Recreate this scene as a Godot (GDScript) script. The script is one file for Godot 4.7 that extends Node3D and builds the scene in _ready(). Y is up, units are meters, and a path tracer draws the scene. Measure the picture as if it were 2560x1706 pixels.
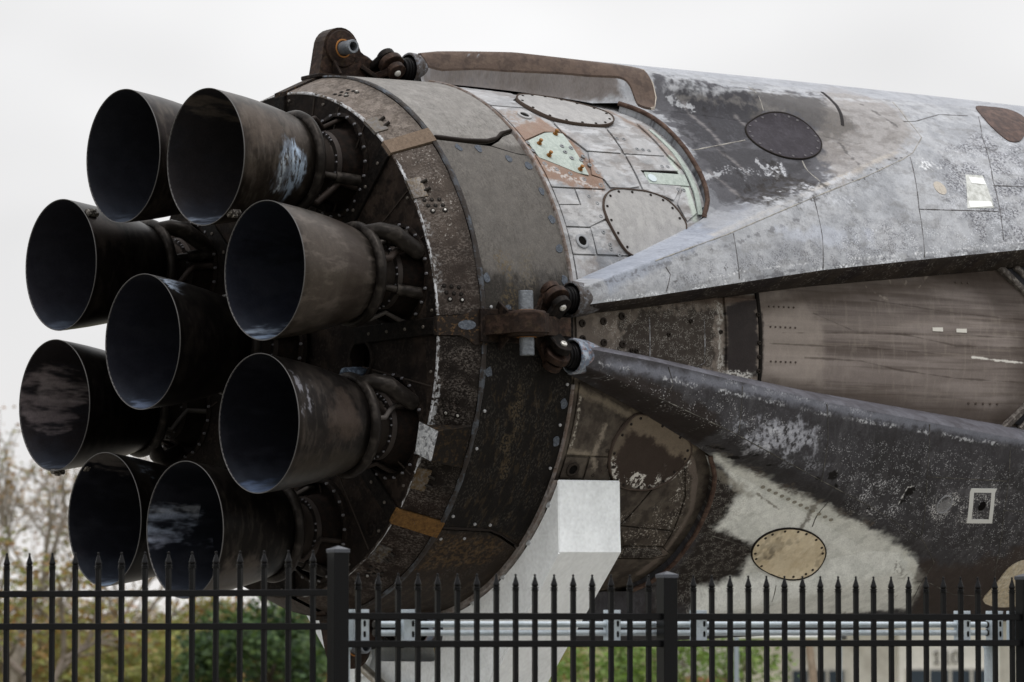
extends Node3D
# A scorched rocket stage on a white cradle behind a black picket fence, overcast day.
# Rocket axes: x runs along the stage from the nozzles forward, y up, z towards the road; angles are degrees round x from z to y.

const TIE := 1.4          # angle of the front tie-down lug
const LEG_UP := 46.4      # centre angles of the two landing legs in view
const LEG_LOW := -43.6

var rocket: Node3D
var mats := {}
var paint_mats := {}
var papers := {}
var rng := RandomNumberGenerator.new()


# ---------------------------------------------------------------- surface painter
class Paint:
	var s0: float; var s1: float; var t0: float; var t1: float; var mpd: float
	var w: int; var h: int
	var base: Color
	var grain: float; var relief: float
	var ops: Array = []
	var nz := FastNoiseLite.new()
	var rows: Array = []
	var hrows: Array = []
	var rough := 0.62
	var metal := 0.0
	var bump := 0.35
	var spec := 0.2
	var tone := 1.0
	var nc := FastNoiseLite.new()

	class Op:
		var kind := 0
		var pts := PackedVector2Array()
		var c := Vector2(); var r := Vector2()
		var wid := 0.0
		var cr: float; var cg: float; var cb: float
		var amt: float; var soft: float
		var nf := 0.0; var na := 0.0; var nx := 1.0; var ny := 1.0
		var tf := 0.0; var tx := 1.0; var ty := 1.0; var lo := 0.0; var hi := 1.0
		var y0 := 0; var y1 := 0; var x0 := 0; var x1 := 0
		var off: float

	func _init(sd: int, a0: float, a1: float, b0: float, b1: float, m: float, ww: int, hh: int, col: String, g: float, rl: float) -> void:
		s0 = a0; s1 = a1; t0 = b0; t1 = b1; mpd = m; w = ww; h = hh
		base = Color(col).srgb_to_linear(); grain = g; relief = rl
		nz.seed = sd; nz.frequency = 1.0; nz.noise_type = FastNoiseLite.TYPE_SIMPLEX_SMOOTH
		nc.seed = sd + 500; nc.frequency = 1.0; nc.fractal_octaves = 2
		nz.fractal_type = FastNoiseLite.FRACTAL_FBM; nz.fractal_octaves = 4; nz.fractal_gain = 0.68

	func _mk(col: String, amt: float, soft: float, o: Dictionary) -> Op:
		var p := Op.new()
		var c := Color(col).srgb_to_linear()
		p.cr = c.r; p.cg = c.g; p.cb = c.b; p.amt = amt; p.soft = maxf(soft * 0.6, 0.002)
		p.nf = o.get("nf", 8.0); p.na = o.get("na", 0.0)
		var ns: float = o.get("ns", 1.0)
		p.nx = p.nf / ns if ns > 1.0 else p.nf
		p.ny = p.nf * ns if ns < 1.0 else p.nf
		p.tf = o.get("tf", 0.0)
		var ts: float = o.get("ts", 1.0)
		p.tx = p.tf / ts if ts > 1.0 else p.tf
		p.ty = p.tf * ts if ts < 1.0 else p.tf
		p.lo = o.get("lo", 0.0); p.hi = o.get("hi", 1.0)
		p.off = 17.3 * ops.size()
		ops.append(p)
		return p

	func _box(p: Op, a: Vector2, b: Vector2, pad: float) -> void:
		p.x0 = clampi(int((a.x - pad - s0) / (s1 - s0) * w), 0, w); p.x1 = clampi(int((b.x + pad - s0) / (s1 - s0) * w) + 1, 0, w)
		p.y0 = clampi(int(((a.y - pad) / mpd - t0) / (t1 - t0) * h), 0, h); p.y1 = clampi(int(((b.y + pad) / mpd - t0) / (t1 - t0) * h) + 1, 0, h)

	func _pts(list: Array) -> PackedVector2Array:
		var q := PackedVector2Array()
		for i in range(0, list.size(), 2):
			q.append(Vector2(list[i], list[i + 1] * mpd))
		return q

	func _fit(p: Op, pad: float) -> void:
		var a := Vector2(1e9, 1e9); var b := -a
		for q in p.pts:
			a = a.min(q); b = b.max(q)
		_box(p, a, b, pad)

	func fill(col: String, amt: float, o: Dictionary) -> void:
		var p := _mk(col, amt, 0.01, o)
		p.kind = 0; p.tf = p.nf; p.tx = p.nx; p.ty = p.ny; p.na = 0.0
		p.x1 = w; p.y1 = h

	func poly(list: Array, col: String, amt: float, soft: float, o: Dictionary) -> void:
		var p := _mk(col, amt, soft, o)
		p.kind = 1; p.pts = _pts(list); _fit(p, p.soft + p.na * 0.7)

	func line(list: Array, wid: float, col: String, amt: float, soft: float, o: Dictionary) -> void:
		var p := _mk(col, amt, soft, o)
		p.kind = 2; p.pts = _pts(list); p.wid = wid * 0.5; _fit(p, wid + p.soft + p.na * 0.7)

	func ell(s: float, t: float, rs: float, rt: float, col: String, amt: float, soft: float, o: Dictionary) -> void:
		var p := _mk(col, amt, soft, o)
		p.kind = 3; p.c = Vector2(s, t * mpd); p.r = Vector2(rs, rt)
		_box(p, p.c - p.r, p.c + p.r, p.soft + p.na * 0.7)

	func _dist(p: Op, q: Vector2) -> float:
		if p.kind == 3:
			var e := (q - p.c) / p.r
			return (e.length() - 1.0) * minf(p.r.x, p.r.y)
		var n := p.pts.size()
		var best := 1e9
		var inside := false
		var first := 0 if p.kind == 1 else 1
		for i in range(first, n):
			var a: Vector2 = p.pts[i - 1] if i > 0 else p.pts[n - 1]
			var b: Vector2 = p.pts[i]
			var ab := b - a
			var k := clampf((q - a).dot(ab) / maxf(ab.length_squared(), 1e-9), 0.0, 1.0)
			best = minf(best, q.distance_squared_to(a + ab * k))
			if p.kind == 1 and (a.y > q.y) != (b.y > q.y) and q.x < (b.x - a.x) * (q.y - a.y) / (b.y - a.y) + a.x:
				inside = not inside
		best = sqrt(best)
		if p.kind == 2:
			return best - p.wid
		return -best if inside else best

	func row(y: int) -> void:
		var t := (t0 + (y + 0.5) / h * (t1 - t0)) * mpd
		var rr := PackedFloat32Array(); var gg := PackedFloat32Array(); var bb := PackedFloat32Array(); var hh := PackedFloat32Array()
		rr.resize(w); gg.resize(w); bb.resize(w); hh.resize(w)
		rr.fill(base.r); gg.fill(base.g); bb.fill(base.b); hh.fill(0.5)
		var ds := (s1 - s0) / w
		for p: Op in ops:
			if y < p.y0 or y >= p.y1:
				continue
			var reach := p.soft + p.na * 0.7
			for x in range(p.x0, p.x1):
				var s := s0 + (x + 0.5) * ds
				var c := p.amt
				if p.kind > 0:
					var d := _dist(p, Vector2(s, t))
					if d > reach:
						continue
					if p.na > 0.0 and d > -reach:
						d += p.na * nz.get_noise_2d(s * p.nx + p.off, t * p.ny - p.off)
					c *= 1.0 - smoothstep(-p.soft, p.soft, d)
				if c > 0.004 and p.tf > 0.0:
					if p.tf > 24.0:  # fine specks come in clusters
						c *= smoothstep(0.36, 0.60, nc.get_noise_2d(s * p.tx * 0.11 + p.off, t * p.ty * 0.11) * 0.5 + 0.5)
					if c > 0.004:
						c *= smoothstep(p.lo, p.hi, nz.get_noise_2d(s * p.tx - p.off, t * p.ty + p.off) * 0.5 + 0.5)
				if c > 0.004:
					rr[x] += (p.cr - rr[x]) * c
					gg[x] += (p.cg - gg[x]) * c
					bb[x] += (p.cb - bb[x]) * c
					hh[x] += (p.cg * 1.2 - 0.3) * c * 0.3
		var o := PackedByteArray(); o.resize(w * 3)
		var oh := PackedByteArray(); oh.resize(w)
		for x in w:
			var s := s0 + (x + 0.5) * ds
			var g1 := nz.get_noise_2d(s * 70.0, t * 70.0)
			var g2 := nz.get_noise_2d(s * 9.0 + 50.0, t * 9.0)
			var k := maxf(0.15, 1.0 + grain * (g1 * 2.0 + g2 * 1.4)) * tone
			var c := Color(rr[x] * k, gg[x] * k, bb[x] * k).linear_to_srgb()
			o[x * 3] = clampi(int(c.r * 255.0), 0, 255); o[x * 3 + 1] = clampi(int(c.g * 255.0), 0, 255); o[x * 3 + 2] = clampi(int(c.b * 255.0), 0, 255)
			oh[x] = clampi(int((hh[x] + relief * (g1 * 2.0 + g2)) * 255.0), 0, 255)
		rows[y] = o
		hrows[y] = oh

	func finish() -> StandardMaterial3D:
		rows.resize(h); hrows.resize(h)
		var id := WorkerThreadPool.add_group_task(row, h)
		WorkerThreadPool.wait_for_group_task_completion(id)
		var bytes := PackedByteArray(); var hb := PackedByteArray()
		for y in h:
			bytes.append_array(rows[y]); hb.append_array(hrows[y])
		var m := StandardMaterial3D.new()
		m.albedo_texture = ImageTexture.create_from_image(Image.create_from_data(w, h, false, Image.FORMAT_RGB8, bytes))
		m.heightmap_enabled = bump > 0.0
		if bump > 0.0:
			m.heightmap_texture = ImageTexture.create_from_image(Image.create_from_data(w, h, false, Image.FORMAT_L8, hb))
			m.heightmap_scale = bump
		m.roughness = rough; m.metallic = metal; m.metallic_specular = spec
		m.texture_repeat = false
		rows.clear(); hrows.clear()
		return m

	func uv(s: float, t: float) -> Vector2:
		return Vector2((s - s0) / (s1 - s0), (t - t0) / (t1 - t0))


# ---------------------------------------------------------------- mesh builder
class Mb:
	var p := PackedVector3Array()
	var n := PackedVector3Array()
	var u := PackedVector2Array()
	var c := PackedColorArray()
	var idx := PackedInt32Array()

	func tri(a: Vector3, b: Vector3, d: Vector3, ua := Vector2.ZERO, ub := Vector2.ZERO, ud := Vector2.ZERO) -> void:  # a, b, d run anticlockwise seen from outside
		var nn := (b - a).cross(d - a).normalized()
		var k := p.size()
		p.append_array([a, b, d]); n.append_array([nn, nn, nn]); u.append_array([ua, ub, ud])
		idx.append_array([k, k + 2, k + 1])

	func quad(a: Vector3, b: Vector3, d: Vector3, e: Vector3, ua := Vector2.ZERO, ub := Vector2.ZERO, ud := Vector2.ZERO, ue := Vector2.ZERO) -> void:
		tri(a, b, d, ua, ub, ud); tri(a, d, e, ua, ud, ue)

	func grid(nu: int, nv: int, f: Callable, fu: Variant = null, flip := false) -> void:  # f(i, j); outside is du x dv, or the other side with flip
		var k := p.size()
		var q := PackedVector3Array(); q.resize((nu + 1) * (nv + 1))
		var m := PackedVector3Array(); m.resize(q.size())
		for i in nu + 1:
			for j in nv + 1:
				q[i * (nv + 1) + j] = f.call(i, j)
				u.append((fu as Callable).call(i, j) if fu != null else Vector2(float(i) / nu, float(j) / nv))
		for i in nu:
			for j in nv:
				var a := i * (nv + 1) + j; var b := a + nv + 1
				var cr := (q[b + 1] - q[a]).cross(q[a + 1] - q[b])
				m[a] += cr; m[b] += cr; m[a + 1] += cr; m[b + 1] += cr
				idx.append_array([k + a, k + b, k + b + 1, k + a, k + b + 1, k + a + 1] if flip else [k + a, k + b + 1, k + b, k + a, k + a + 1, k + b + 1])
		for j in nv + 1:  # closed in u
			if q[j].is_equal_approx(q[nu * (nv + 1) + j]):
				var t := m[j] + m[nu * (nv + 1) + j]
				m[j] = t; m[nu * (nv + 1) + j] = t
		for i in nu + 1:  # closed in v
			if q[i * (nv + 1)].is_equal_approx(q[i * (nv + 1) + nv]):
				var t := m[i * (nv + 1)] + m[i * (nv + 1) + nv]
				m[i * (nv + 1)] = t; m[i * (nv + 1) + nv] = t
		for i in m.size():
			m[i] = (m[i].normalized() * (-1.0 if flip else 1.0)) if m[i].length_squared() > 1e-20 else Vector3.UP
		p.append_array(q); n.append_array(m)

	func box(t: Transform3D, size: Vector3, bev := 0.0) -> void:  # centred; bev chamfers the edges
		var h := size * 0.5
		if bev <= 0.0:
			for ax in 3:
				for sg in [-1.0, 1.0]:
					var a := (ax + 1) % 3; var b := (ax + 2) % 3
					var v := []
					for k in [[-1, -1], [1, -1], [1, 1], [-1, 1]]:
						var w := Vector3(); w[ax] = sg * h[ax]; w[a] = k[0] * h[a]; w[b] = k[1] * h[b]
						v.append(t * w)
					if sg > 0: quad(v[0], v[1], v[2], v[3])
					else: quad(v[3], v[2], v[1], v[0])
			return
		var g := h - Vector3.ONE * bev
		for ax in 3:
			var a := (ax + 1) % 3; var b := (ax + 2) % 3
			for sg in [-1.0, 1.0]:
				var v := []
				for k in [[-1, -1], [1, -1], [1, 1], [-1, 1]]:
					var w := Vector3(); w[ax] = sg * h[ax]; w[a] = k[0] * g[a]; w[b] = k[1] * g[b]
					v.append(t * w)
				if sg > 0: quad(v[0], v[1], v[2], v[3])
				else: quad(v[3], v[2], v[1], v[0])
				for sb in [-1.0, 1.0]:  # chamfer between face ax and face a
					var w1 := Vector3(); w1[ax] = sg * h[ax]; w1[a] = sb * g[a]; w1[b] = -g[b]
					var w2 := w1; w2[b] = g[b]
					var w3 := Vector3(); w3[ax] = sg * g[ax]; w3[a] = sb * h[a]; w3[b] = g[b]
					var w4 := w3; w4[b] = -g[b]
					if sg * sb > 0: quad(t * w2, t * w1, t * w4, t * w3)
					else: quad(t * w1, t * w2, t * w3, t * w4)
		for sx in [-1.0, 1.0]:
			for sy in [-1.0, 1.0]:
				for sz in [-1.0, 1.0]:
					var sv := Vector3(sx, sy, sz)
					var a := t * (Vector3(h.x, g.y, g.z) * sv); var b := t * (Vector3(g.x, h.y, g.z) * sv); var d := t * (Vector3(g.x, g.y, h.z) * sv)
					if sx * sy * sz > 0: tri(a, b, d)
					else: tri(a, d, b)

	func bar(a: Vector3, b: Vector3, wid: float, hgt: float, up := Vector3.UP, bev := 0.0) -> void:
		var z := (b - a).normalized()
		var x := up.cross(z).normalized()
		if x.length_squared() < 0.5: x = Vector3.RIGHT.cross(z).normalized()
		box(Transform3D(Basis(x, z.cross(x), z), (a + b) * 0.5), Vector3(wid, hgt, a.distance_to(b)), bev)

	func tube(path: Array, rad: Variant, seg := 10, caps := true) -> void:  # rad: a number or one per point
		var np := path.size()
		var fr := []
		var up := Vector3.UP
		for i in np:
			var d: Vector3 = (path[mini(i + 1, np - 1)] - path[maxi(i - 1, 0)]).normalized()
			if i == 0 and absf(d.dot(up)) > 0.95: up = Vector3.RIGHT
			var x := (up - d * up.dot(d)).normalized()
			up = x
			fr.append([x, d.cross(x)])
		var ri := func(i: int) -> float: return rad[i] if rad is Array else rad
		grid(np - 1, seg, func(i, j):
			var a: float = -TAU * j / seg
			return path[i] + (fr[i][0] * cos(a) + fr[i][1] * sin(a)) * ri.call(i))
		if caps:
			for e in [0, np - 1]:
				for j in seg:
					var a0 := TAU * j / seg; var a1 := TAU * (j + 1) / seg
					var q0: Vector3 = path[e] + (fr[e][0] * cos(a0) + fr[e][1] * sin(a0)) * ri.call(e)
					var q1: Vector3 = path[e] + (fr[e][0] * cos(a1) + fr[e][1] * sin(a1)) * ri.call(e)
					if e == 0: tri(path[e], q1, q0)
					else: tri(path[e], q0, q1)

	func lathe(t: Transform3D, prof: Array, a0: float, a1: float, seg: int, sharp := 0.7) -> void:  # prof: Vector2(x, r) round the x axis, outside to the left as x grows; angles in degrees from z to y
		var k := 0
		while k < prof.size() - 1:
			var e := k + 1
			while e < prof.size() - 1:
				var d0: Vector2 = (prof[e] - prof[e - 1]).normalized(); var d1: Vector2 = (prof[e + 1] - prof[e]).normalized()
				if d0.dot(d1) < sharp: break
				e += 1
			var from := k
			grid(seg, e - k, func(i, j):
				var a: float = deg_to_rad(lerpf(a1, a0, float(i) / seg))
				var q: Vector2 = prof[from + j]
				return t * Vector3(q.x, q.y * sin(a), q.y * cos(a)))
			k = e

	func disc(t: Transform3D, x: float, r: float, seg: int, front: bool) -> void:  # a flat face across the x axis; front faces -x
		for i in seg:
			var a := TAU * i / seg; var b := TAU * (i + 1) / seg
			var q0 := t * Vector3(x, r * sin(a), r * cos(a)); var q1 := t * Vector3(x, r * sin(b), r * cos(b))
			if front: tri(t * Vector3(x, 0, 0), q0, q1)
			else: tri(t * Vector3(x, 0, 0), q1, q0)

	func ball(at: Vector3, r: float, seg := 8) -> void:
		grid(seg, seg / 2, func(i, j):
			var a: float = TAU * i / seg; var b: float = PI * (0.5 - float(j) / (seg / 2))
			return at + Vector3(cos(b) * sin(a), sin(b), cos(b) * cos(a)) * r, null, true)

	func prism(poly: PackedVector2Array, to3: Callable, z0: float, z1: float) -> void:  # poly in the plane, to3(Vector2, z); thick from z0 (back) to z1 (front)
		var q := poly.duplicate()
		if Geometry2D.is_polygon_clockwise(q): q.reverse()
		var flip: bool = (to3.call(Vector2(1, 0), z1) - to3.call(Vector2.ZERO, z1)).cross(to3.call(Vector2(0, 1), z1) - to3.call(Vector2.ZERO, z1)).dot(to3.call(Vector2.ZERO, z1) - to3.call(Vector2.ZERO, z0)) < 0.0
		var ti := Geometry2D.triangulate_polygon(q)
		for i in range(0, ti.size(), 3):
			var a := q[ti[i]]; var b := q[ti[i + 1]]; var d := q[ti[i + 2]]
			if (b - a).cross(d - a) < 0.0:
				var s := b; b = d; d = s
			if flip:
				var s := b; b = d; d = s
			tri(to3.call(a, z1), to3.call(b, z1), to3.call(d, z1)); tri(to3.call(a, z0), to3.call(d, z0), to3.call(b, z0))
		for i in q.size():
			var a := q[i]; var b := q[(i + 1) % q.size()]
			if flip: quad(to3.call(b, z0), to3.call(a, z0), to3.call(a, z1), to3.call(b, z1))
			else: quad(to3.call(a, z0), to3.call(b, z0), to3.call(b, z1), to3.call(a, z1))

	func join(m: ArrayMesh) -> void:
		var s := m.surface_get_arrays(0)
		var k := p.size()
		p.append_array(s[Mesh.ARRAY_VERTEX]); n.append_array(s[Mesh.ARRAY_NORMAL]); u.append_array(s[Mesh.ARRAY_TEX_UV])
		for i in s[Mesh.ARRAY_INDEX]: idx.append(k + i)

	func mesh() -> ArrayMesh:
		var a := []; a.resize(Mesh.ARRAY_MAX)
		a[Mesh.ARRAY_VERTEX] = p; a[Mesh.ARRAY_NORMAL] = n; a[Mesh.ARRAY_TEX_UV] = u; a[Mesh.ARRAY_INDEX] = idx
		if c.size() == p.size(): a[Mesh.ARRAY_COLOR] = c
		var m := ArrayMesh.new()
		m.add_surface_from_arrays(Mesh.PRIMITIVE_TRIANGLES, a)
		return m


# ---------------------------------------------------------------- helpers
func mat(hex: String, rough := 0.6, metal := 0.0) -> StandardMaterial3D:
	var k := hex + str(rough) + "_" + str(metal)
	if not mats.has(k):
		var m := StandardMaterial3D.new()
		m.albedo_color = Color(hex); m.roughness = rough; m.metallic = metal; m.metallic_specular = 0.2
		mats[k] = m
	return mats[k]

func worn(key: String, sd: int, base: String, spots: Array, rough: float, metal: float, scale := 0.9, bump := 0.25) -> StandardMaterial3D:  # a stained material laid on from three sides
	if not mats.has(key):
		var t := Paint.new(sd, 0, 1, 0, 1, 1.0, 200, 200, base, 0.10, 0.12)
		for s in spots:
			t.fill(s[0], s[1], {"nf": s[2], "lo": s[3], "hi": s[4]})
		t.bump = 0.0
		var m := t.finish()
		if bump > 0.0:
			m.heightmap_enabled = true; m.heightmap_texture = fine_relief(); m.heightmap_scale = bump
		m.roughness = rough; m.metallic = metal; m.texture_repeat = true
		m.uv1_triplanar = true; m.uv1_scale = Vector3.ONE * scale; m.uv1_offset = Vector3(0.37, 0.21, 0.13)
		mats[key] = m
	return mats[key]

var relief_tex: ImageTexture
func fine_relief() -> ImageTexture:  # one even grain shared by the small worn surfaces
	if relief_tex == null:
		var nz := FastNoiseLite.new(); nz.seed = 8; nz.frequency = 0.06; nz.fractal_octaves = 4; nz.fractal_gain = 0.68
		relief_tex = ImageTexture.create_from_image(nz.get_seamless_image(256, 256))
	return relief_tex

func numbered(called: String, parent: Node) -> String:
	if not parent.has_node(called): return called
	var k := 1
	while parent.has_node("%s_%03d" % [called, k]): k += 1
	return "%s_%03d" % [called, k]

var counts := {}
func obj(called: String, m: Mesh, material: Material, parent: Node = self, at := Transform3D()) -> MeshInstance3D:
	var o := MeshInstance3D.new()
	var key := str(parent.get_instance_id()) + called
	var k: int = counts.get(key, 0)
	counts[key] = k + 1
	o.name = called if k == 0 else "%s_%03d" % [called, k]
	o.mesh = m; o.material_override = material; o.transform = at
	parent.add_child(o, true)
	return o

func thing(called: String, label: String, category: String, at := Vector3.ZERO, group := "") -> Node3D:
	var o := Node3D.new()
	o.name = numbered(called, self); o.position = at
	add_child(o, true)
	return tag(o, label, category, group)

func tag(o: Node3D, label: String, category := "", group := "", kind := "") -> Node3D:
	if label: o.set_meta("label", label)
	if category: o.set_meta("category", category)
	if group: o.set_meta("group", group)
	if kind: o.set_meta("kind", kind)
	return o

func stuff(o: Node3D) -> Node3D:
	o.set_meta("kind", "stuff")
	return o

func tab(xs: Array, ys: Array, x: float) -> float:
	if x <= xs[0]: return ys[0]
	for i in range(1, xs.size()):
		if x <= xs[i]: return lerpf(ys[i - 1], ys[i], (x - xs[i - 1]) / (xs[i] - xs[i - 1]))
	return ys[-1]

func cyl(s: float, th: float, r: float) -> Vector3:
	var a := deg_to_rad(th)
	return Vector3(s, r * sin(a), r * cos(a))

func radial(th: float) -> Vector3:
	var a := deg_to_rad(th)
	return Vector3(0, sin(a), cos(a))


# ---------------------------------------------------------------- rocket skin heights
func body_r(s: float, _th := 0.0) -> float:
	return tab([1.07, 1.345, 1.36, 2.1, 2.13], [1.706, 1.825, 1.84, 1.845, 1.83], s)

func leg_out(s: float) -> float: return tab([2.05, 2.6, 3.35, 4.15, 5.43, 6.1, 8.0], [40.9, 38.9, 35.7, 32.3, 28.0, 25.8, 20.0], s)
func leg_crease(s: float) -> float: return tab([2.0, 2.63, 3.33, 4.22, 4.84, 5.3, 5.5, 5.62], [38.0, 32.3, 26.0, 17.0, 10.6, 5.6, 3.0, 0.0], s)
func leg_foot(s: float) -> float:
	if s < 3.5: return tab([2.0, 2.12, 2.64, 2.94, 3.26, 3.5], [36.0, 35.0, 29.0, 25.2, 21.0, 17.5], s)
	return maxf(0.0, leg_crease(s) - tab([3.5, 4.8], [7.2, 8.5], s))
func leg_top(s: float) -> float: return tab([2.02, 2.2, 2.7], [2.02, 2.05, 2.09], s)
func web_r(s: float) -> float: return tab([3.2, 3.38, 3.6, 4.6, 5.3, 5.7], [1.845, 1.885, 1.893, 1.99, 2.06, 2.09], s)

func leg_r(s: float, b: float) -> float:  # height of a leg at b degrees from its centre line
	b = absf(b)
	var bc := leg_crease(s)
	if b >= bc: return leg_top(s)
	var b1 := leg_foot(s)
	if b <= b1: return web_r(s)
	var k := (bc - b) / maxf(bc - b1, 0.01)
	return lerpf(leg_top(s), web_r(s), k * k * (3.0 - 2.0 * k) * 0.6 + k * 0.4)

func skin(s: float, th: float) -> float:
	for c in [LEG_UP, LEG_LOW]:
		var b: float = absf(th - c)
		if b < leg_out(s) + 0.01 and (s > 3.45 or b > leg_foot(s)):
			return leg_r(s, b)
	return body_r(s)

func skin_normal(s: float, th: float, rf: Callable) -> Vector3:
	var e := 0.01
	var a := cyl(s - e, th, rf.call(s - e, th)); var b := cyl(s + e, th, rf.call(s + e, th))
	var c := cyl(s, th - 0.4, rf.call(s, th - 0.4)); var d := cyl(s, th + 0.4, rf.call(s, th + 0.4))
	var n := (d - c).cross(b - a)
	if n.length_squared() < 1e-16: return radial(th)
	n = n.normalized()
	return n if n.dot(radial(th)) > 0 else -n

# A plate of even thickness that follows the skin: outline in (s, angle)
func plate(outline: Array, rf: Callable, lift: float, thick: float, paint: Paint = null, step_s := 9.0, step_t := 3.0) -> ArrayMesh:
	var b := Mb.new()
	var poly := PackedVector2Array()
	for q in outline: poly.append(Vector2(q.x * 100.0, q.y * 3.2))
	if Geometry2D.is_polygon_clockwise(poly): poly.reverse()
	var lo := Vector2(1e9, 1e9); var hi := -lo
	for q in poly:
		lo = lo.min(q); hi = hi.max(q)
	var ws := step_s * 100.0; var wt := step_t * 3.2
	var put := func(q: Vector2, dz: float) -> Vector3:
		return cyl(q.x / 100.0, q.y / 3.2, rf.call(q.x / 100.0, q.y / 3.2) + lift - dz)
	var uvq := func(q: Vector2) -> Vector2:
		return paint.uv(q.x / 100.0, q.y / 3.2) if paint else Vector2(q.x, q.y) * 0.01
	for i in int(ceil((hi.x - lo.x) / ws)):
		for j in int(ceil((hi.y - lo.y) / wt)):
			var x := lo.x + i * ws; var y := lo.y + j * wt
			var cell := PackedVector2Array([Vector2(x, y), Vector2(x + ws, y), Vector2(x + ws, y + wt), Vector2(x, y + wt)])
			for piece in Geometry2D.intersect_polygons(poly, cell):
				var ti := Geometry2D.triangulate_polygon(piece)
				for k in range(0, ti.size(), 3):
					var v := []
					for e in 3: v.append(piece[ti[k + e]])
					var base := b.p.size()
					for e in 3:
						b.p.append(put.call(v[e], 0.0)); b.u.append(uvq.call(v[e]))
						b.n.append(skin_normal(v[e].x / 100.0, v[e].y / 3.2, rf))
					var nn := (b.p[base + 1] - b.p[base]).cross(b.p[base + 2] - b.p[base])
					b.idx.append_array([base, base + 2, base + 1] if nn.dot(b.n[base]) > 0 else [base, base + 1, base + 2])
	for k in poly.size():
		var a := poly[k]; var d := poly[(k + 1) % poly.size()]
		var m := maxi(1, int(maxf(absf(d.y - a.y) / wt, absf(d.x - a.x) / ws) + 0.99))
		for i in m:
			var q0 := a.lerp(d, float(i) / m); var q1 := a.lerp(d, float(i + 1) / m)
			b.quad(put.call(q1, thick), put.call(q0, thick), put.call(q0, 0.0), put.call(q1, 0.0), uvq.call(q1), uvq.call(q0), uvq.call(q0), uvq.call(q1))
	return b.mesh()

func oval(s: float, th: float, rs: float, rt: float, n := 40, pw := 1.0, skew := 0.0) -> Array:  # rs in metres along, rt in degrees
	var o := []
	for i in n:
		var a := TAU * i / n
		var ca := cos(a); var sa := sin(a)
		o.append(Vector2(s + rs * signf(ca) * pow(absf(ca), pw) + skew * sa, th + rt * signf(sa) * pow(absf(sa), pw)))
	return o

func smooth_loop(pts: Array, per := 4) -> Array:  # Catmull-Rom through a closed outline
	var o := []
	var n := pts.size()
	for i in n:
		for k in per:
			o.append((pts[i] as Vector2).cubic_interpolate(pts[(i + 1) % n], pts[(i - 1 + n) % n], pts[(i + 2) % n], float(k) / per))
	return o

# A strip (seam, bead, weld) along points (s, angle) on the skin
func strip(b: Mb, pts: Array, wid: float, lift: float, rf: Callable, closed := false, step := 0.06, jitter := 0.0) -> void:
	var path := []
	var n := pts.size()
	for i in (n if closed else n - 1):
		var a: Vector2 = pts[i]; var d: Vector2 = pts[(i + 1) % n]
		var m := maxi(1, int(Vector2(d.x - a.x, (d.y - a.y) * 0.033).length() / step))
		for k in m: path.append(a.lerp(d, float(k) / m))
	path.append(pts[0] if closed else pts[-1])
	var c := path.size()
	var rows := []
	for i in c:
		var q: Vector2 = path[i]
		var d: Vector2 = path[mini(i + 1, c - 1)] - path[maxi(i - 1, 0)]
		if closed and (i == 0 or i == c - 1): d = path[1] - path[c - 2]
		var side := Vector2(-d.y * 0.033, d.x).normalized() * wid * 0.5 * (1.0 + jitter * rng.randf_range(-1, 1))
		var sd := Vector2(side.x, side.y / 0.033)
		var row := []
		for e in [[1.0, -0.004], [0.8, lift], [-0.8, lift], [-1.0, -0.004]]:
			var v: Vector2 = q + sd * e[0]
			row.append(cyl(v.x, v.y, rf.call(v.x, v.y) + e[1]))
		rows.append(row)
	b.grid(c - 1, 3, func(i, j): return rows[i][j], null, true)

var bolt_meshes := {}
func bolt(called: String, s: float, th: float, rad: float, hgt: float, rf: Callable, m: Material, parent: Node, hollow := false) -> MeshInstance3D:  # one bolt, its own part
	var key := "%.4f_%.4f_%s" % [rad, hgt, hollow]
	if not bolt_meshes.has(key):
		var b := Mb.new()
		var pr := [Vector2(-0.004, rad), Vector2(hgt * 0.8, rad), Vector2(hgt, rad * 0.8)]
		if hollow: pr.append_array([Vector2(hgt, rad * 0.5), Vector2(hgt * 0.2, rad * 0.45), Vector2(hgt * 0.2, 0.0)])
		else: pr.append(Vector2(hgt, 0.0))
		b.lathe(Transform3D(), pr, 0, 360, 8)
		bolt_meshes[key] = b.mesh()
	var nn := skin_normal(s, th, rf)
	var x := Vector3(1, 0, 0); x = (x - nn * x.dot(nn)).normalized()
	return obj(called, bolt_meshes[key], m, parent, Transform3D(Basis(nn, x, nn.cross(x)), cyl(s, th, rf.call(s, th))))

func bolt_head(b: Mb, s: float, th: float, rad: float, hgt: float, rf: Callable, hollow := false) -> void:
	var nn := skin_normal(s, th, rf)
	var x := Vector3(1, 0, 0); x = (x - nn * x.dot(nn)).normalized()
	var t := Transform3D(Basis(nn, x, nn.cross(x)), cyl(s, th, rf.call(s, th)))
	var pr := [Vector2(-0.004, rad), Vector2(hgt * 0.8, rad), Vector2(hgt, rad * 0.8)]
	if hollow: pr.append_array([Vector2(hgt, rad * 0.5), Vector2(hgt * 0.2, rad * 0.45), Vector2(hgt * 0.2, 0.0)])
	else: pr.append(Vector2(hgt, 0.0))
	b.lathe(t, pr, 0, 360, 8)


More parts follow.
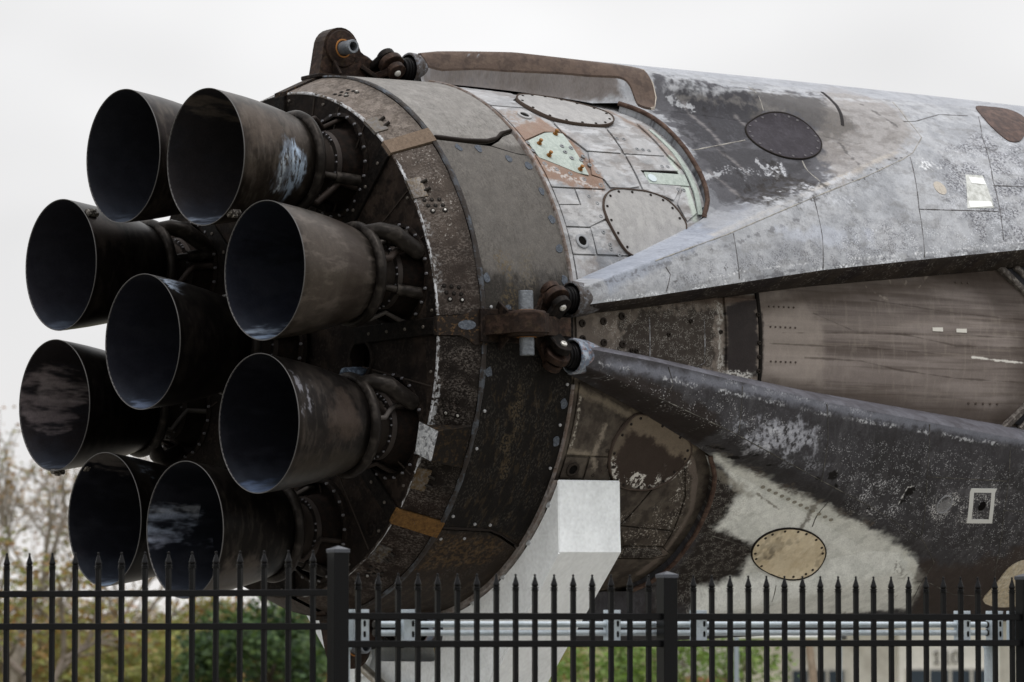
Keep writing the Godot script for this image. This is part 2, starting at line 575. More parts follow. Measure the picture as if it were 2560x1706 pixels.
# ---------------------------------------------------------------- the scene
func _ready() -> void:
	rng.seed = 71
	var cam := Camera3D.new()
	cam.name = "camera"
	cam.position = Vector3(0, 1.6, 0); cam.rotation_degrees = Vector3(3.654, 0, 0)
	var lens := CameraAttributesPhysical.new()
	lens.frustum_focal_length = 35.0 / (2.0 * 0.0752317); lens.frustum_focus_distance = 29.5; lens.frustum_near = 0.5; lens.frustum_far = 4000.0
	lens.exposure_aperture = 5.6
	cam.attributes = lens
	cam.fov = 8.6047; cam.near = 0.5; cam.far = 4000.0
	add_child(cam); cam.make_current()
	var env := Environment.new()
	env.background_mode = Environment.BG_SKY
	env.sky = Sky.new()
	env.sky.sky_material = overcast()
	env.tonemap_mode = Environment.TONE_MAPPER_LINEAR
	env.tonemap_exposure = 1.09
	env.sdfgi_enabled = true; env.ssao_enabled = true; env.ssil_enabled = true
	var we := WorldEnvironment.new(); we.name = "world"; we.environment = env
	add_child(we)
	var sun := DirectionalLight3D.new()
	sun.name = "sun"; sun.light_energy = 0.42; sun.light_angular_distance = 14.0; sun.light_color = Color(1.0, 0.985, 0.965); sun.shadow_enabled = true
	sun.look_at_from_position(Vector3.ZERO, Vector3(-0.15, -1.0, -0.32))
	add_child(sun)
	setting()
	background()
	paint_all()
	build_rocket()
	build_cradle()
	build_fences()

func overcast() -> PanoramaSkyMaterial:
	var w := 1024; var h := 512
	var nz := FastNoiseLite.new(); nz.seed = 83; nz.frequency = 1.0; nz.fractal_octaves = 4
	var data := PackedFloat32Array(); data.resize(w * h * 3)
	for y in h:
		var el := PI * (0.5 - (y + 0.5) / h)
		for x in w:
			var az := TAU * (x + 0.5) / w
			var d := Vector3(cos(el) * sin(az), sin(el), -cos(el) * cos(az))
			var q := d * 4.0; q.y *= 2.5
			var c := nz.get_noise_3dv(q) * 0.5 + nz.get_noise_3dv(q * 3.3 + Vector3(9, 2, 4)) * 0.25
			var up := clampf(sin(el), 0.0, 1.0)
			var l := lerpf(0.77, 1.38, smoothstep(0.0, 0.8, up)) * (1.0 + 0.40 * c)
			var k := (y * w + x) * 3
			var warm := exp(-up * 30.0) * 0.03
			data[k] = l * (1.0 + warm); data[k + 1] = l; data[k + 2] = l * (1.008 - warm)
	var m := PanoramaSkyMaterial.new()
	m.panorama = ImageTexture.create_from_image(Image.create_from_data(w, h, false, Image.FORMAT_RGBF, data.to_byte_array()))
	return m

func ground_y(p: Vector2) -> float:
	return lerpf(-0.6, -1.7, smoothstep(42.0, 110.0, -p.y))

func setting() -> void:
	var b := Mb.new()
	var zs := [260.0, 60.0, 10.0, -20.0, -34.0, -42.0, -50.0, -60.0, -70.0, -80.0, -90.0, -100.0, -110.0, -160.0, -400.0, -1400.0, -3600.0]
	var xs := [-1500.0, -300.0, -100.0, -40.0, -15.0, 0.0, 15.0, 40.0, 100.0, 300.0, 1500.0]
	b.grid(xs.size() - 1, zs.size() - 1, func(i, j): return Vector3(xs[i], ground_y(Vector2(xs[i], zs[j])), zs[j]))
	var g := obj("ground", b.mesh(), worn("grass", 3, "5a5c3a", [["7d7850", .6, 9.0, .45, .6], ["464a2c", .6, 30.0, .5, .62], ["938a68", .4, 4.0, .52, .66]], 0.95, 0.0, 0.11, 0.8))
	tag(g, "", "", "", "structure")
	var pad := Mb.new()
	pad.box(Transform3D(Basis(), Vector3(6, -0.575, -34)), Vector3(44, 0.07, 26))
	tag(obj("pavement", pad.mesh(), worn("concrete", 4, "918d86", [["a09c94", .5, 6.0, .45, .6], ["75716b", .4, 24.0, .54, .66]], 0.9, 0.0, 0.3)), "", "", "", "structure")
	var road := Mb.new()
	road.box(Transform3D(Basis(), Vector3(0, -0.59, -4)), Vector3(120, 0.05, 16))
	tag(obj("road", road.mesh(), worn("asphalt", 6, "55534f", [["6a6863", .5, 8.0, .45, .6]], 0.95, 0.0, 0.4)), "", "", "", "structure")

func paint_all() -> void:
	paint_upper_leg(); paint_lower_leg(); paint_aft(); paint_blankets(); paint_skirt(); paint_tank()

func paint_upper_leg() -> void:
	var t := Paint.new(11, 1.9, 8.0, -1.0, 94.0, 0.0365, 1220, 694, "a7a9ae", 0.11, 0.12)
	t.fill("84878d", 0.55, {"nf": 1.5, "lo": 0.4, "hi": 0.64})
	t.fill("bcbfc6", 0.3, {"nf": 5, "ns": 1.5, "lo": 0.48, "hi": 0.68})
	t.fill("757473", 0.35, {"nf": 8, "ns": 2.2, "lo": 0.52, "hi": 0.7})
	t.fill("c4c7cd", 0.18, {"nf": 30, "lo": 0.5, "hi": 0.66})
	t.poly([2.18, 12.2, 3.29, 25.5, 3.75, 30, 3.46, 22, 2.85, 15, 2.24, 8], "8d95a6", 0.55, 0.05, {"na": 0.04, "nf": 6})
	t.poly([3.66, 67.3, 3.85, 65.8, 4.32, 62.7, 5.06, 62.8, 5.06, 50, 4.44, 33.5, 3.63, 27.9, 3.42, 26.5, 3.49, 37.5, 3.53, 47.8, 3.57, 62.7], "47464b", 0.88, 0.09, {"na": 0.2, "nf": 5})
	t.poly([3.78, 65.3, 4.41, 63.2, 4.42, 56, 4.12, 48.9, 3.62, 46.5, 3.69, 58.2], "302f33", 0.7, 0.06, {"na": 0.14, "nf": 7})
	t.poly([3.59, 45, 4.07, 47.5, 4.21, 42.5, 4.5, 41.7, 4.33, 32.2, 3.96, 30.9, 3.62, 36.1], "39383b", 0.65, 0.05, {"na": 0.1, "nf": 7, "ns": 2})
	t.poly([5.38, 71.9, 5.73, 61.4, 5.66, 50.5, 5.39, 43.8, 4.53, 32.7, 4.69, 46.9], "938e8b", 0.7, 0.08, {"na": 0.1, "nf": 5})
	t.poly([3.45, 35, 3.63, 30.1, 3.97, 28.8, 3.26, 21.5, 3.33, 26.8], "84868c", 0.7, 0.05, {"na": 0.08, "nf": 6})
	t.line([3.83, 62.3, 3.85, 54.2, 3.85, 46.3], 0.018, "8d898a", 0.6, 0.035, {"na": 0.03, "nf": 14, "ns": 3})
	t.line([4.18, 57.3, 4.22, 51.9, 4.23, 45.2], 0.018, "8d898a", 0.6, 0.035, {"na": 0.03, "nf": 14, "ns": 3})
	t.line([3.79, 45.6, 3.91, 38.3], 0.018, "8d898a", 0.6, 0.035, {"na": 0.03, "nf": 14, "ns": 3})
	t.line([4.4, 59.4, 4.52, 55.8], 0.018, "8d898a", 0.6, 0.035, {"na": 0.03, "nf": 14, "ns": 3})
	t.line([3.59, 39.1, 3.74, 32.5], 0.018, "8d898a", 0.6, 0.035, {"na": 0.03, "nf": 14, "ns": 3})
	t.line([4.72, 46.9, 4.72, 35.9], 0.018, "8d898a", 0.6, 0.035, {"na": 0.03, "nf": 14, "ns": 3})
	t.ell(4.23, 39.1, 0.15, 0.06, "c4c6cc", 0.9, 0.02, {"na": 0.09, "nf": 9, "tf": 30, "lo": 0.38, "hi": 0.5})
	t.ell(4.21, 32.9, 0.12, 0.05, "c4c6cc", 0.85, 0.02, {"na": 0.08, "nf": 9, "tf": 30, "lo": 0.42, "hi": 0.52})
	t.ell(4.47, 29, 0.1, 0.03, "c0c3ca", 0.8, 0.02, {"na": 0.06, "nf": 12, "tf": 30, "lo": 0.4, "hi": 0.5})
	t.ell(3.85, 39, 0.13, 0.05, "b0b2b8", 0.7, 0.02, {"na": 0.08, "nf": 14, "tf": 40, "lo": 0.5, "hi": 0.6})
	t.line([3.82, 28, 4.14, 31.4, 4.42, 32.8], 0.05, "37332f", 0.75, 0.03, {"na": 0.07, "nf": 12, "tf": 40, "lo": 0.42, "hi": 0.55})
	t.line([4.66, 32.9, 5.13, 38.2, 5.39, 43.1], 0.03, "4a4644", 0.6, 0.03, {"na": 0.05, "nf": 14, "tf": 50, "lo": 0.5, "hi": 0.6})
	t.line([3.21, 20, 3.93, 27.4, 4.69, 36, 5.29, 43.1], 0.03, "b5aea6", 0.6, 0.03, {"na": 0.02, "nf": 9})
	t.poly([4.41, 63.2, 5.02, 61.5, 5.08, 51.1, 4.76, 46.8, 4.79, 51.9, 4.53, 56.4, 4.34, 56], "5d5a58", 0.6, 0.06, {"na": 0.12, "nf": 6})
	t.poly([3.74, 32.5, 4.22, 40.6, 4.36, 33, 4.5, 31.1, 4.04, 27.4, 3.72, 26.8], "34302e", 0.75, 0.04, {"na": 0.1, "nf": 6, "tf": 9, "lo": 0.4, "hi": 0.58})
	t.poly([4.97, 58.3, 5.65, 57, 5.52, 47.5, 4.87, 37.2, 4.52, 36.6], "6b6765", 0.4, 0.06, {"na": 0.1, "nf": 7, "tf": 9, "ts": 2, "lo": 0.46, "hi": 0.66})
	t.poly([3.39, 31.3, 3.58, 26.2, 4.07, 30, 4.41, 32.1, 3.91, 26.2, 3.23, 19], "9b9da2", 0.6, 0.04, {"na": 0.08, "nf": 8})
	t.line([3.81, 63.3, 4.25, 59.6, 4.57, 56.3], 0.03, "7d7a78", 0.5, 0.04, {"na": 0.06, "nf": 9})
	t.line([3.74, 65.6, 4.09, 62.7, 5.12, 62, 5.98, 62.4], 0.03, "b9bbc0", 0.6, 0.04, {"na": 0.05, "nf": 9})
	t.ell(4.68, 34, 0.012, 0.008, "3d3a39", 0.8, 0.006, {"na": 0.008, "nf": 30})
	t.ell(4.74, 34.3, 0.012, 0.008, "3d3a39", 0.8, 0.006, {"na": 0.008, "nf": 30})
	t.ell(4.8, 34.6, 0.012, 0.008, "3d3a39", 0.8, 0.006, {"na": 0.008, "nf": 30})
	t.ell(4.91, 37.1, 0.012, 0.008, "3d3a39", 0.8, 0.006, {"na": 0.008, "nf": 30})
	t.ell(4.98, 37.5, 0.012, 0.008, "3d3a39", 0.8, 0.006, {"na": 0.008, "nf": 30})
	t.ell(5.04, 37.8, 0.012, 0.008, "3d3a39", 0.8, 0.006, {"na": 0.008, "nf": 30})
	t.ell(5.16, 40.4, 0.012, 0.008, "3d3a39", 0.8, 0.006, {"na": 0.008, "nf": 30})
	t.ell(5.23, 40.8, 0.012, 0.008, "3d3a39", 0.8, 0.006, {"na": 0.008, "nf": 30})
	t.ell(5.29, 41.1, 0.012, 0.008, "3d3a39", 0.8, 0.006, {"na": 0.008, "nf": 30})
	t.ell(4.15, 41.3, 0.05, 0.03, "2a2726", 0.7, 0.02, {"na": 0.05, "nf": 14})
	t.line([3.81, 44.9, 3.85, 34.7], 0.012, "2c2a2b", 0.55, 0.012, {"na": 0.04, "nf": 12, "ns": 2})
	t.line([3.68, 29.7, 4, 34.7], 0.012, "2c2a2b", 0.55, 0.012, {"na": 0.04, "nf": 12, "ns": 2})
	t.line([5.39, 60, 5.5, 51.5], 0.012, "2c2a2b", 0.55, 0.012, {"na": 0.04, "nf": 12, "ns": 2})
	t.line([3.59, 52.7, 3.65, 48], 0.012, "2c2a2b", 0.55, 0.012, {"na": 0.04, "nf": 12, "ns": 2})
	t.line([4.88, 46.7, 4.85, 38.8], 0.012, "2c2a2b", 0.55, 0.012, {"na": 0.04, "nf": 12, "ns": 2})
	t.line([3.97, 60, 3.89, 52.4], 0.012, "2c2a2b", 0.55, 0.012, {"na": 0.04, "nf": 12, "ns": 2})
	t.line([3.5, 37, 3.66, 38.5], 0.03, "b4b6bb", 0.75, 0.012, {"na": 0.05, "nf": 14})
	t.line([3.89, 30.6, 3.93, 27.4], 0.03, "b4b6bb", 0.75, 0.012, {"na": 0.05, "nf": 14})
	t.line([4.15, 29.1, 4.3, 30.9], 0.03, "b4b6bb", 0.75, 0.012, {"na": 0.05, "nf": 14})
	t.line([3.74, 63.4, 3.88, 60.7], 0.03, "b4b6bb", 0.75, 0.012, {"na": 0.05, "nf": 14})
	t.line([4.05, 42, 4.08, 39.4], 0.03, "b4b6bb", 0.75, 0.012, {"na": 0.05, "nf": 14})
	t.line([4.47, 33.4, 4.72, 35.9], 0.03, "b4b6bb", 0.75, 0.012, {"na": 0.05, "nf": 14})
	t.line([2.08, 8.4, 2.61, 12.7, 3.38, 18.3, 4.08, 24.6], 0.02, "5f5f63", 0.6, 0.012, {"na": 0.04, "nf": 8, "tf": 12, "lo": 0.44, "hi": 0.56})
	t.line([3.45, 11.2, 4.07, 13.8, 5.02, 17, 6.1, 20.7], 0.05, "55555a", 0.6, 0.02, {"na": 0.05, "nf": 7, "tf": 14, "ts": 3, "lo": 0.46, "hi": 0.58})
	t.poly([5.72, 43.7, 6.34, 52.4, 6.68, 48.8, 6.1, 20.8, 5.73, 22.2, 5.47, 29.7], "55555c", 0.85, 0.07, {"na": 0.1, "nf": 4, "tf": 42, "ts": 1.4, "lo": 0.46, "hi": 0.6})
	t.poly([5.72, 43.7, 6.34, 52.4, 6.68, 48.8, 6.1, 20.8, 5.73, 22.2, 5.47, 29.7], "d4d7df", 0.85, 0.07, {"na": 0.1, "nf": 4, "tf": 100, "lo": 0.58, "hi": 0.64})
	t.poly([6.07, 45.8, 6.39, 48, 6.2, 38.6, 5.86, 36.8], "3c3a3c", 0.8, 0.05, {"na": 0.08, "nf": 9, "tf": 30, "ts": 4, "lo": 0.45, "hi": 0.55})
	t.poly([4.1, 16.5, 4.53, 25.3, 5.03, 26, 5.07, 19.5, 4.39, 14.9], "5c5d64", 0.75, 0.07, {"na": 0.1, "nf": 5, "tf": 70, "lo": 0.5, "hi": 0.62})
	t.poly([3.31, 14.8, 3.81, 18.8, 4.21, 19.3, 4.12, 14.4, 3.37, 10.8], "5c5d64", 0.75, 0.07, {"na": 0.1, "nf": 5, "tf": 70, "lo": 0.5, "hi": 0.62})
	t.poly([2.6, 10.7, 3.31, 15.6, 3.31, 10.6, 2.74, 8.1], "62636a", 0.55, 0.06, {"na": 0.1, "nf": 5, "tf": 70, "lo": 0.5, "hi": 0.62})
	t.poly([4.23, 21.1, 4.89, 24.8, 6.14, 23.7, 6.23, 21, 4.44, 15.1], "d8dbe2", 0.8, 0.05, {"na": 0.08, "nf": 6, "tf": 70, "lo": 0.6, "hi": 0.66})
	t.line([2.23, 6.3, 2.84, 8.5, 3.35, 10.8, 4.18, 14.2, 5, 17, 6.1, 20.7], 0.03, "dadde2", 0.95, 0.02, {"na": 0.03, "nf": 8, "tf": 45, "lo": 0.5, "hi": 0.58})
	t.line([2.78, 9.6, 3.37, 12.7, 4.18, 15.8, 5.22, 18.8, 6.13, 22.3], 0.012, "e0e2e6", 0.9, 0.012, {"na": 0.02, "nf": 10, "tf": 30, "lo": 0.52, "hi": 0.58})
	t.line([2.74, 10, 3.14, 12.9, 3.34, 13.8], 0.02, "3f3c3b", 0.7, 0.02, {"na": 0.03, "nf": 10, "tf": 40, "lo": 0.5, "hi": 0.6})
	t.ell(5.88, 33.5, 0.12, 0.13, "c2c4c6", 0.8, 0.03, {"na": 0.05, "nf": 8, "tf": 20, "lo": 0.35, "hi": 0.5})
	t.ell(4.23, 20.7, 0.35, 0.06, "b4b9c6", 0.5, 0.06, {"na": 0.1, "nf": 4})
	t.ell(5.5, 39.5, 0.1, 0.05, "e6e8ec", 0.8, 0.02, {"na": 0.06, "nf": 14, "tf": 25, "lo": 0.5, "hi": 0.56})
	t.poly([2.05, 79, 2.05, 84, 3.4, 72.4, 3.4, 67], "5d534d", 0.8, 0.04, {"na": 0.03, "nf": 7})
	t.poly([1.9, 84, 3.4, 73.5, 5, 66.5, 8, 60, 8, 93, 1.9, 93], "9da0a8", 0.5, 0.05, {"na": 0.06, "nf": 5})
	t.poly([3, 63, 3.2, 63, 3.35, 66, 3.1, 68], "94a0b8", 0.6, 0.04, {"na": 0.03, "nf": 8})
	t.fill("5f6066", 0.25, {"nf": 30, "ns": 0.6, "lo": 0.56, "hi": 0.66})
	t.tone = 0.88
	papers["upper_leg"] = t
	paint_mats["upper_leg"] = t.finish()

func paint_lower_leg() -> void:
	var t := Paint.new(23, 1.9, 8.0, -91.0, 2.0, 0.0365, 1220, 680, "3f3e41", 0.14, 0.12)
	t.fill("323132", 0.6, {"nf": 1.8, "ns": 1.5, "lo": 0.42, "hi": 0.66})
	t.fill("2a2728", 0.35, {"nf": 9, "ns": 0.7, "lo": 0.5, "hi": 0.7})
	t.fill("5d5b60", 0.25, {"nf": 30, "lo": 0.54, "hi": 0.66})
	t.fill("5c5b5e", 0.3, {"nf": 4, "ns": 0.4, "lo": 0.54, "hi": 0.72})
	t.line([2.23, -5.5, 3.33, -8.8, 4.54, -13.4, 6.07, -17.7], 0.07, "6e7079", 0.85, 0.05, {"na": 0.03, "nf": 5})  # painted highlight along the upper rolled edge that catches the light
	t.line([2.15, -8.3, 2.58, -7.3, 3.34, -10.2, 4.14, -13.3, 5.39, -17.2, 6.06, -19.2], 0.02, "b9bbc0", 0.8, 0.012, {"na": 0.03, "nf": 10, "tf": 30, "lo": 0.46, "hi": 0.56})
	t.line([2.07, -6.6, 2.58, -6.7, 3.34, -9.6, 4.14, -12.8, 6.05, -18.9], 0.03, "2a292b", 0.5, 0.02, {"na": 0.04, "nf": 8, "tf": 9, "lo": 0.5, "hi": 0.6})
	t.line([3.02, -7.2, 3.72, -9.7, 4.54, -13], 0.03, "9fa1a8", 0.7, 0.03, {"na": 0.03, "nf": 8, "tf": 50, "lo": 0.45, "hi": 0.6})
	t.line([2.16, -5.3, 2.51, -6.2], 0.03, "c2c4c8", 0.7, 0.03, {"na": 0.04, "nf": 10, "tf": 40, "lo": 0.5, "hi": 0.6})
	t.poly([2.04, -6.7, 2.51, -7.4, 3.17, -13.7, 3.23, -21.7, 2.64, -15.7], "2c2623", 0.8, 0.06, {"na": 0.06, "nf": 6})
	t.ell(3.76, -18, 0.3, 0.11, "a9abb4", 0.85, 0.07, {"na": 0.12, "nf": 5, "tf": 16, "lo": 0.3, "hi": 0.6})
	t.ell(3.67, -18.4, 0.13, 0.09, "c6c8ce", 0.7, 0.05, {"na": 0.08, "nf": 8, "tf": 40, "lo": 0.4, "hi": 0.6})
	t.ell(3.38, -16.5, 0.1, 0.06, "8d9098", 0.7, 0.05, {"na": 0.08, "nf": 8, "tf": 40, "lo": 0.42, "hi": 0.6})
	t.ell(4.04, -23.4, 0.18, 0.05, "95979e", 0.6, 0.05, {"na": 0.08, "nf": 8, "tf": 40, "lo": 0.45, "hi": 0.6})
	t.poly([3.28, -24, 3.51, -28.1, 3.9, -34.6, 3.7, -40.7, 4.09, -45.6, 4.06, -55.1, 3.74, -62.8, 3.48, -66.7, 3.58, -57.3, 3.52, -41.2], "2b2623", 0.92, 0.1, {"na": 0.08, "nf": 6})
	t.poly([3.38, -23.6, 3.57, -25.6, 4.01, -29.5, 4.42, -32.8, 4.88, -37.1, 5.32, -42.4, 5.59, -47.7, 5.7, -52, 5.81, -60.3, 5, -62.7, 3.84, -62.8, 3.82, -58.5, 4.12, -54.2, 4.05, -44.5, 3.66, -41.4, 3.71, -31.9], "e0e2de", 0.97, 0.06, {"na": 0.05, "nf": 5})
	t.poly([3.38, -23.6, 3.57, -25.6, 4.01, -29.5, 4.42, -32.8, 4.88, -37.1, 5.32, -42.4, 5.59, -47.7, 5.7, -52, 5.81, -60.3, 5, -62.7, 3.84, -62.8, 3.82, -58.5, 4.12, -54.2, 4.05, -44.5, 3.66, -41.4, 3.71, -31.9], "c0c3bf", 0.5, 0.09, {"na": 0.09, "nf": 5, "tf": 4, "lo": 0.46, "hi": 0.66})
	t.poly([3.28, -24, 3.57, -27, 3.9, -34.6, 3.72, -41.8, 4.09, -45.6, 3.86, -61.9, 3.61, -63.7, 3.52, -41.2], "a09e98", 0.6, 0.14, {"na": 0.2, "nf": 6, "tf": 120, "lo": 0.54, "hi": 0.6})
	t.line([4.31, -45.5, 4.36, -37.9, 4.34, -31.5], 0.03, "6f6a62", 0.8, 0.03, {"na": 0.05, "nf": 10})
	t.line([3.86, -32.1, 4.09, -35.3], 0.012, "7f7b72", 0.8, 0.01, {"na": 0.02, "nf": 20})
	t.line([3.15, -26.1, 3.44, -27.3, 3.8, -32.7], 0.05, "8b867b", 0.55, 0.04, {"na": 0.06, "nf": 9})
	t.line([3.34, -21.9, 3.57, -24.7, 4.12, -30.1, 4.86, -36.3], 0.04, "5d5650", 0.7, 0.03, {"na": 0.07, "nf": 9, "tf": 25, "lo": 0.38, "hi": 0.5})
	t.line([5.34, -43.3, 5.62, -49.9, 5.76, -58.6], 0.05, "d0d1ca", 0.8, 0.03, {"na": 0.05, "nf": 8})
	t.line([5.31, -45.6, 5.46, -49.9, 5.55, -58.6], 0.05, "5e5953", 0.6, 0.03, {"na": 0.07, "nf": 10, "tf": 30, "lo": 0.46, "hi": 0.58})
	t.line([3.52, -67.2, 4.28, -63.3, 5.29, -62.8], 0.05, "4e473d", 0.6, 0.05, {"na": 0.08, "nf": 7})
	t.ell(4.32, -25.4, 0.045, 0.035, "141211", 0.95, 0.012, {"na": 0.02, "nf": 24})
	t.ell(4.38, -27.6, 0.022, 0.018, "141211", 0.95, 0.012, {"na": 0.02, "nf": 24})
	t.ell(3.5, -23.4, 0.04, 0.018, "141211", 0.95, 0.012, {"na": 0.02, "nf": 24})
	t.ell(5.08, -28.3, 0.05, 0.04, "141211", 0.95, 0.012, {"na": 0.02, "nf": 24})
	t.ell(5.05, -30.4, 0.02, 0.03, "141211", 0.95, 0.012, {"na": 0.02, "nf": 24})
	t.ell(3.59, -21.9, 0.018, 0.01, "141211", 0.95, 0.012, {"na": 0.02, "nf": 24})
	t.ell(3.76, -23.9, 0.016, 0.01, "141211", 0.95, 0.012, {"na": 0.02, "nf": 24})
	t.ell(4.76, -32.4, 0.015, 0.03, "141211", 0.95, 0.012, {"na": 0.02, "nf": 24})
	t.ell(4.19, -26, 0.02, 0.012, "141211", 0.95, 0.012, {"na": 0.02, "nf": 24})
	t.ell(3.35, -21.6, 0.05, 0.01, "141211", 0.95, 0.012, {"na": 0.02, "nf": 24})
	t.line([5.02, -31.3, 5.05, -27.6, 5.11, -27.3], 0.006, "d8d8d8", 0.9, 0.006, {"na": 0.012, "nf": 30})
	t.poly([4.18, -18.2, 5.42, -19.3, 6.11, -23.5, 6.66, -50.1, 5.58, -41.5, 4.6, -32.8], "d8dade", 0.9, 0.08, {"na": 0.1, "nf": 4, "tf": 120, "lo": 0.65, "hi": 0.69})
	t.poly([4.47, -25.9, 4.93, -26.7, 5.06, -34.3, 4.73, -33.6], "cfd0d4", 0.9, 0.05, {"na": 0.08, "nf": 8, "tf": 42, "lo": 0.56, "hi": 0.62})
	t.ell(5.46, -31.5, 0.13, 0.12, "d8d8d8", 0.9, 0.05, {"na": 0.05, "nf": 10, "tf": 55, "lo": 0.53, "hi": 0.59})
	t.ell(5.47, -31.7, 0.06, 0.06, "7c7c7e", 0.8, 0.02, {"na": 0.02, "nf": 20})
	t.ell(5.82, -31.4, 0.2, 0.17, "cfcfcf", 0.85, 0.05, {"na": 0.05, "nf": 10, "tf": 55, "lo": 0.57, "hi": 0.62})
	t.poly([5.5, -45.2, 5.9, -46.2, 6.44, -41.5, 7.21, -68.1, 5.94, -66.1], "3d342f", 0.75, 0.1, {"na": 0.12, "nf": 4})
	t.poly([2.12, -7.5, 3.34, -11.2, 4.17, -17.3, 3.43, -19.6, 2.67, -12.8], "d6d7da", 0.8, 0.05, {"na": 0.1, "nf": 4, "tf": 90, "lo": 0.67, "hi": 0.7})
	t.ell(5.75, -28.3, 0.35, 0.03, "67666a", 0.5, 0.04, {"na": 0.05, "nf": 8, "ns": 0.2})
	t.tone = 0.95
	papers["lower_leg"] = t
	paint_mats["lower_leg"] = t.finish()

func paint_aft() -> void:
	var t := Paint.new(37, 2.05, 3.8, -92.0, 96.0, 0.0321, 440, 1520, "a8a8aa", 0.10, 0.08)
	t.fill("8d8f93", 0.55, {"nf": 3, "ns": 1.5, "lo": 0.44, "hi": 0.62})
	t.fill("6d6a69", 0.45, {"nf": 5, "ns": 2, "lo": 0.53, "hi": 0.68})
	t.fill("7a6e66", 0.3, {"nf": 2.4, "lo": 0.52, "hi": 0.66})
	t.fill("c6c8cc", 0.5, {"nf": 8, "ns": 2.5, "lo": 0.55, "hi": 0.68})
	t.poly([2.15, 52.1, 2.48, 56.9, 2.62, 47.2, 2.64, 36.6, 2.61, 33, 2.26, 34.6, 2.14, 36.7], "8a7060", 0.85, 0.04, {"na": 0.06, "nf": 8})
	t.poly([2.1, 58.4, 2.37, 60.7, 2.35, 52.8, 2.34, 46.5, 2.2, 50.6], "8f7f74", 0.6, 0.05, {"na": 0.07, "nf": 8, "tf": 20, "lo": 0.42, "hi": 0.56})
	t.line([2.18, 39.3, 2.42, 35.5, 2.59, 33], 0.05, "c2c0c0", 0.7, 0.03, {"na": 0.06, "nf": 10, "tf": 22, "lo": 0.45, "hi": 0.55})
	t.line([3.28, 65.4, 3.39, 52.9, 3.41, 42.2], 0.05, "8a7567", 0.6, 0.04, {"na": 0.03, "nf": 8})
	t.line([3.38, 44.9, 3.37, 35.7, 3.33, 27.7], 0.05, "bfcac2", 0.85, 0.03, {"na": 0.02, "nf": 8})
	t.line([2.53, 48.5, 2.6, 42.9, 2.6, 36.5], 0.02, "5c5a5c", 0.6, 0.02, {"na": 0.03, "nf": 15, "tf": 30, "lo": 0.45, "hi": 0.58})
	t.poly([2.18, 28.9, 2.58, 28.5, 2.45, 20.1, 2.19, 15.8], "bcbcbe", 0.55, 0.05, {"na": 0.08, "nf": 9, "tf": 16, "ts": 2, "lo": 0.45, "hi": 0.56})
	t.poly([2.3, 19.9, 2.62, 17.4, 2.37, 14.2], "6f747c", 0.5, 0.04, {"na": 0.08, "nf": 9})
	t.poly([2.05, -9.5, 2.05, 9.8, 3.8, 10.5, 3.8, -9.2], "6d645d", 1, 0.02, {})
	t.poly([2.05, -9.5, 2.05, 9.8, 3.8, 10.5, 3.8, -9.2], "8d837a", 0.6, 0.05, {"tf": 4, "lo": 0.45, "hi": 0.62})
	t.poly([2.5, -6, 2.5, 4, 2.75, 6, 3.3, 7, 3.3, -6], "36302c", 0.85, 0.05, {"na": 0.12, "nf": 6})
	t.poly([2.3, -8, 2.3, 8, 3.35, 9, 3.35, -8], "c8c6c0", 0.75, 0.1, {"na": 0.1, "nf": 5, "tf": 120, "lo": 0.6, "hi": 0.66})
	t.poly([2.05, 7.3, 2.05, 9.8, 3.8, 10.5, 3.8, 8.2], "4a3a31", 0.7, 0.04, {"na": 0.02, "nf": 8})
	t.poly([3.42, -7, 3.42, 8, 3.7, 9, 3.7, -7], "2d292a", 0.93, 0.03, {"na": 0.04, "nf": 10, "ns": 4})
	t.poly([3.34, -8, 3.34, 8.5, 3.41, 8.5, 3.41, -8], "b9b6b0", 0.85, 0.015, {"na": 0.03, "nf": 18, "tf": 30, "lo": 0.42, "hi": 0.52})
	t.poly([3.36, -8.2, 3.36, -6.2, 3.75, -6.4, 3.75, -8.4], "d6d4cf", 0.85, 0.02, {"na": 0.03, "nf": 14, "tf": 40, "lo": 0.42, "hi": 0.52})
	t.poly([2.05, -92, 2.05, -8.9, 3.8, -9.2, 3.8, -92], "4a433d", 1, 0.02, {})
	t.poly([2.05, -92, 2.05, -8.9, 3.8, -9.2, 3.8, -92], "676057", 0.5, 0.05, {"tf": 3.5, "lo": 0.36, "hi": 0.7})
	t.poly([2.05, -92, 2.05, -8.9, 3.8, -9.2, 3.8, -92], "2a2523", 0.6, 0.05, {"tf": 5, "lo": 0.44, "hi": 0.72})
	t.line([2.14, -11, 2.35, -13.1, 2.63, -16.1], 0.04, "857b6d", 0.8, 0.04, {"na": 0.03, "nf": 9})
	t.line([2.18, -12.7, 2.19, -18.7, 2.18, -23.9], 0.014, "b7b1a6", 0.85, 0.012, {"na": 0.02, "nf": 20, "tf": 40, "lo": 0.4, "hi": 0.5})
	t.line([2.18, -24.4, 2.35, -24.8], 0.03, "8f8577", 0.8, 0.03, {"na": 0.02, "nf": 10})
	t.line([2.44, -18.6, 2.4, -24.3, 2.43, -28.3], 0.03, "978d80", 0.7, 0.03, {"na": 0.04, "nf": 12})
	t.line([3.18, -23, 3.34, -29.9, 3.43, -38.7, 3.41, -50.2, 3.35, -58], 0.055, "6f655e", 0.85, 0.02, {"na": 0.02, "nf": 8})
	t.line([3.22, -32.1, 3.3, -41.1, 3.3, -50.2], 0.012, "d6d2cb", 0.8, 0.012, {"na": 0.03, "nf": 20, "tf": 30, "lo": 0.5, "hi": 0.58})
	t.poly([2.79, -38.9, 3.22, -37.6, 3.14, -25.9, 3.3, -30, 3.42, -48.8, 3.02, -51.7], "cfc9c0", 0.7, 0.05, {"na": 0.1, "nf": 8, "tf": 40, "lo": 0.62, "hi": 0.66})
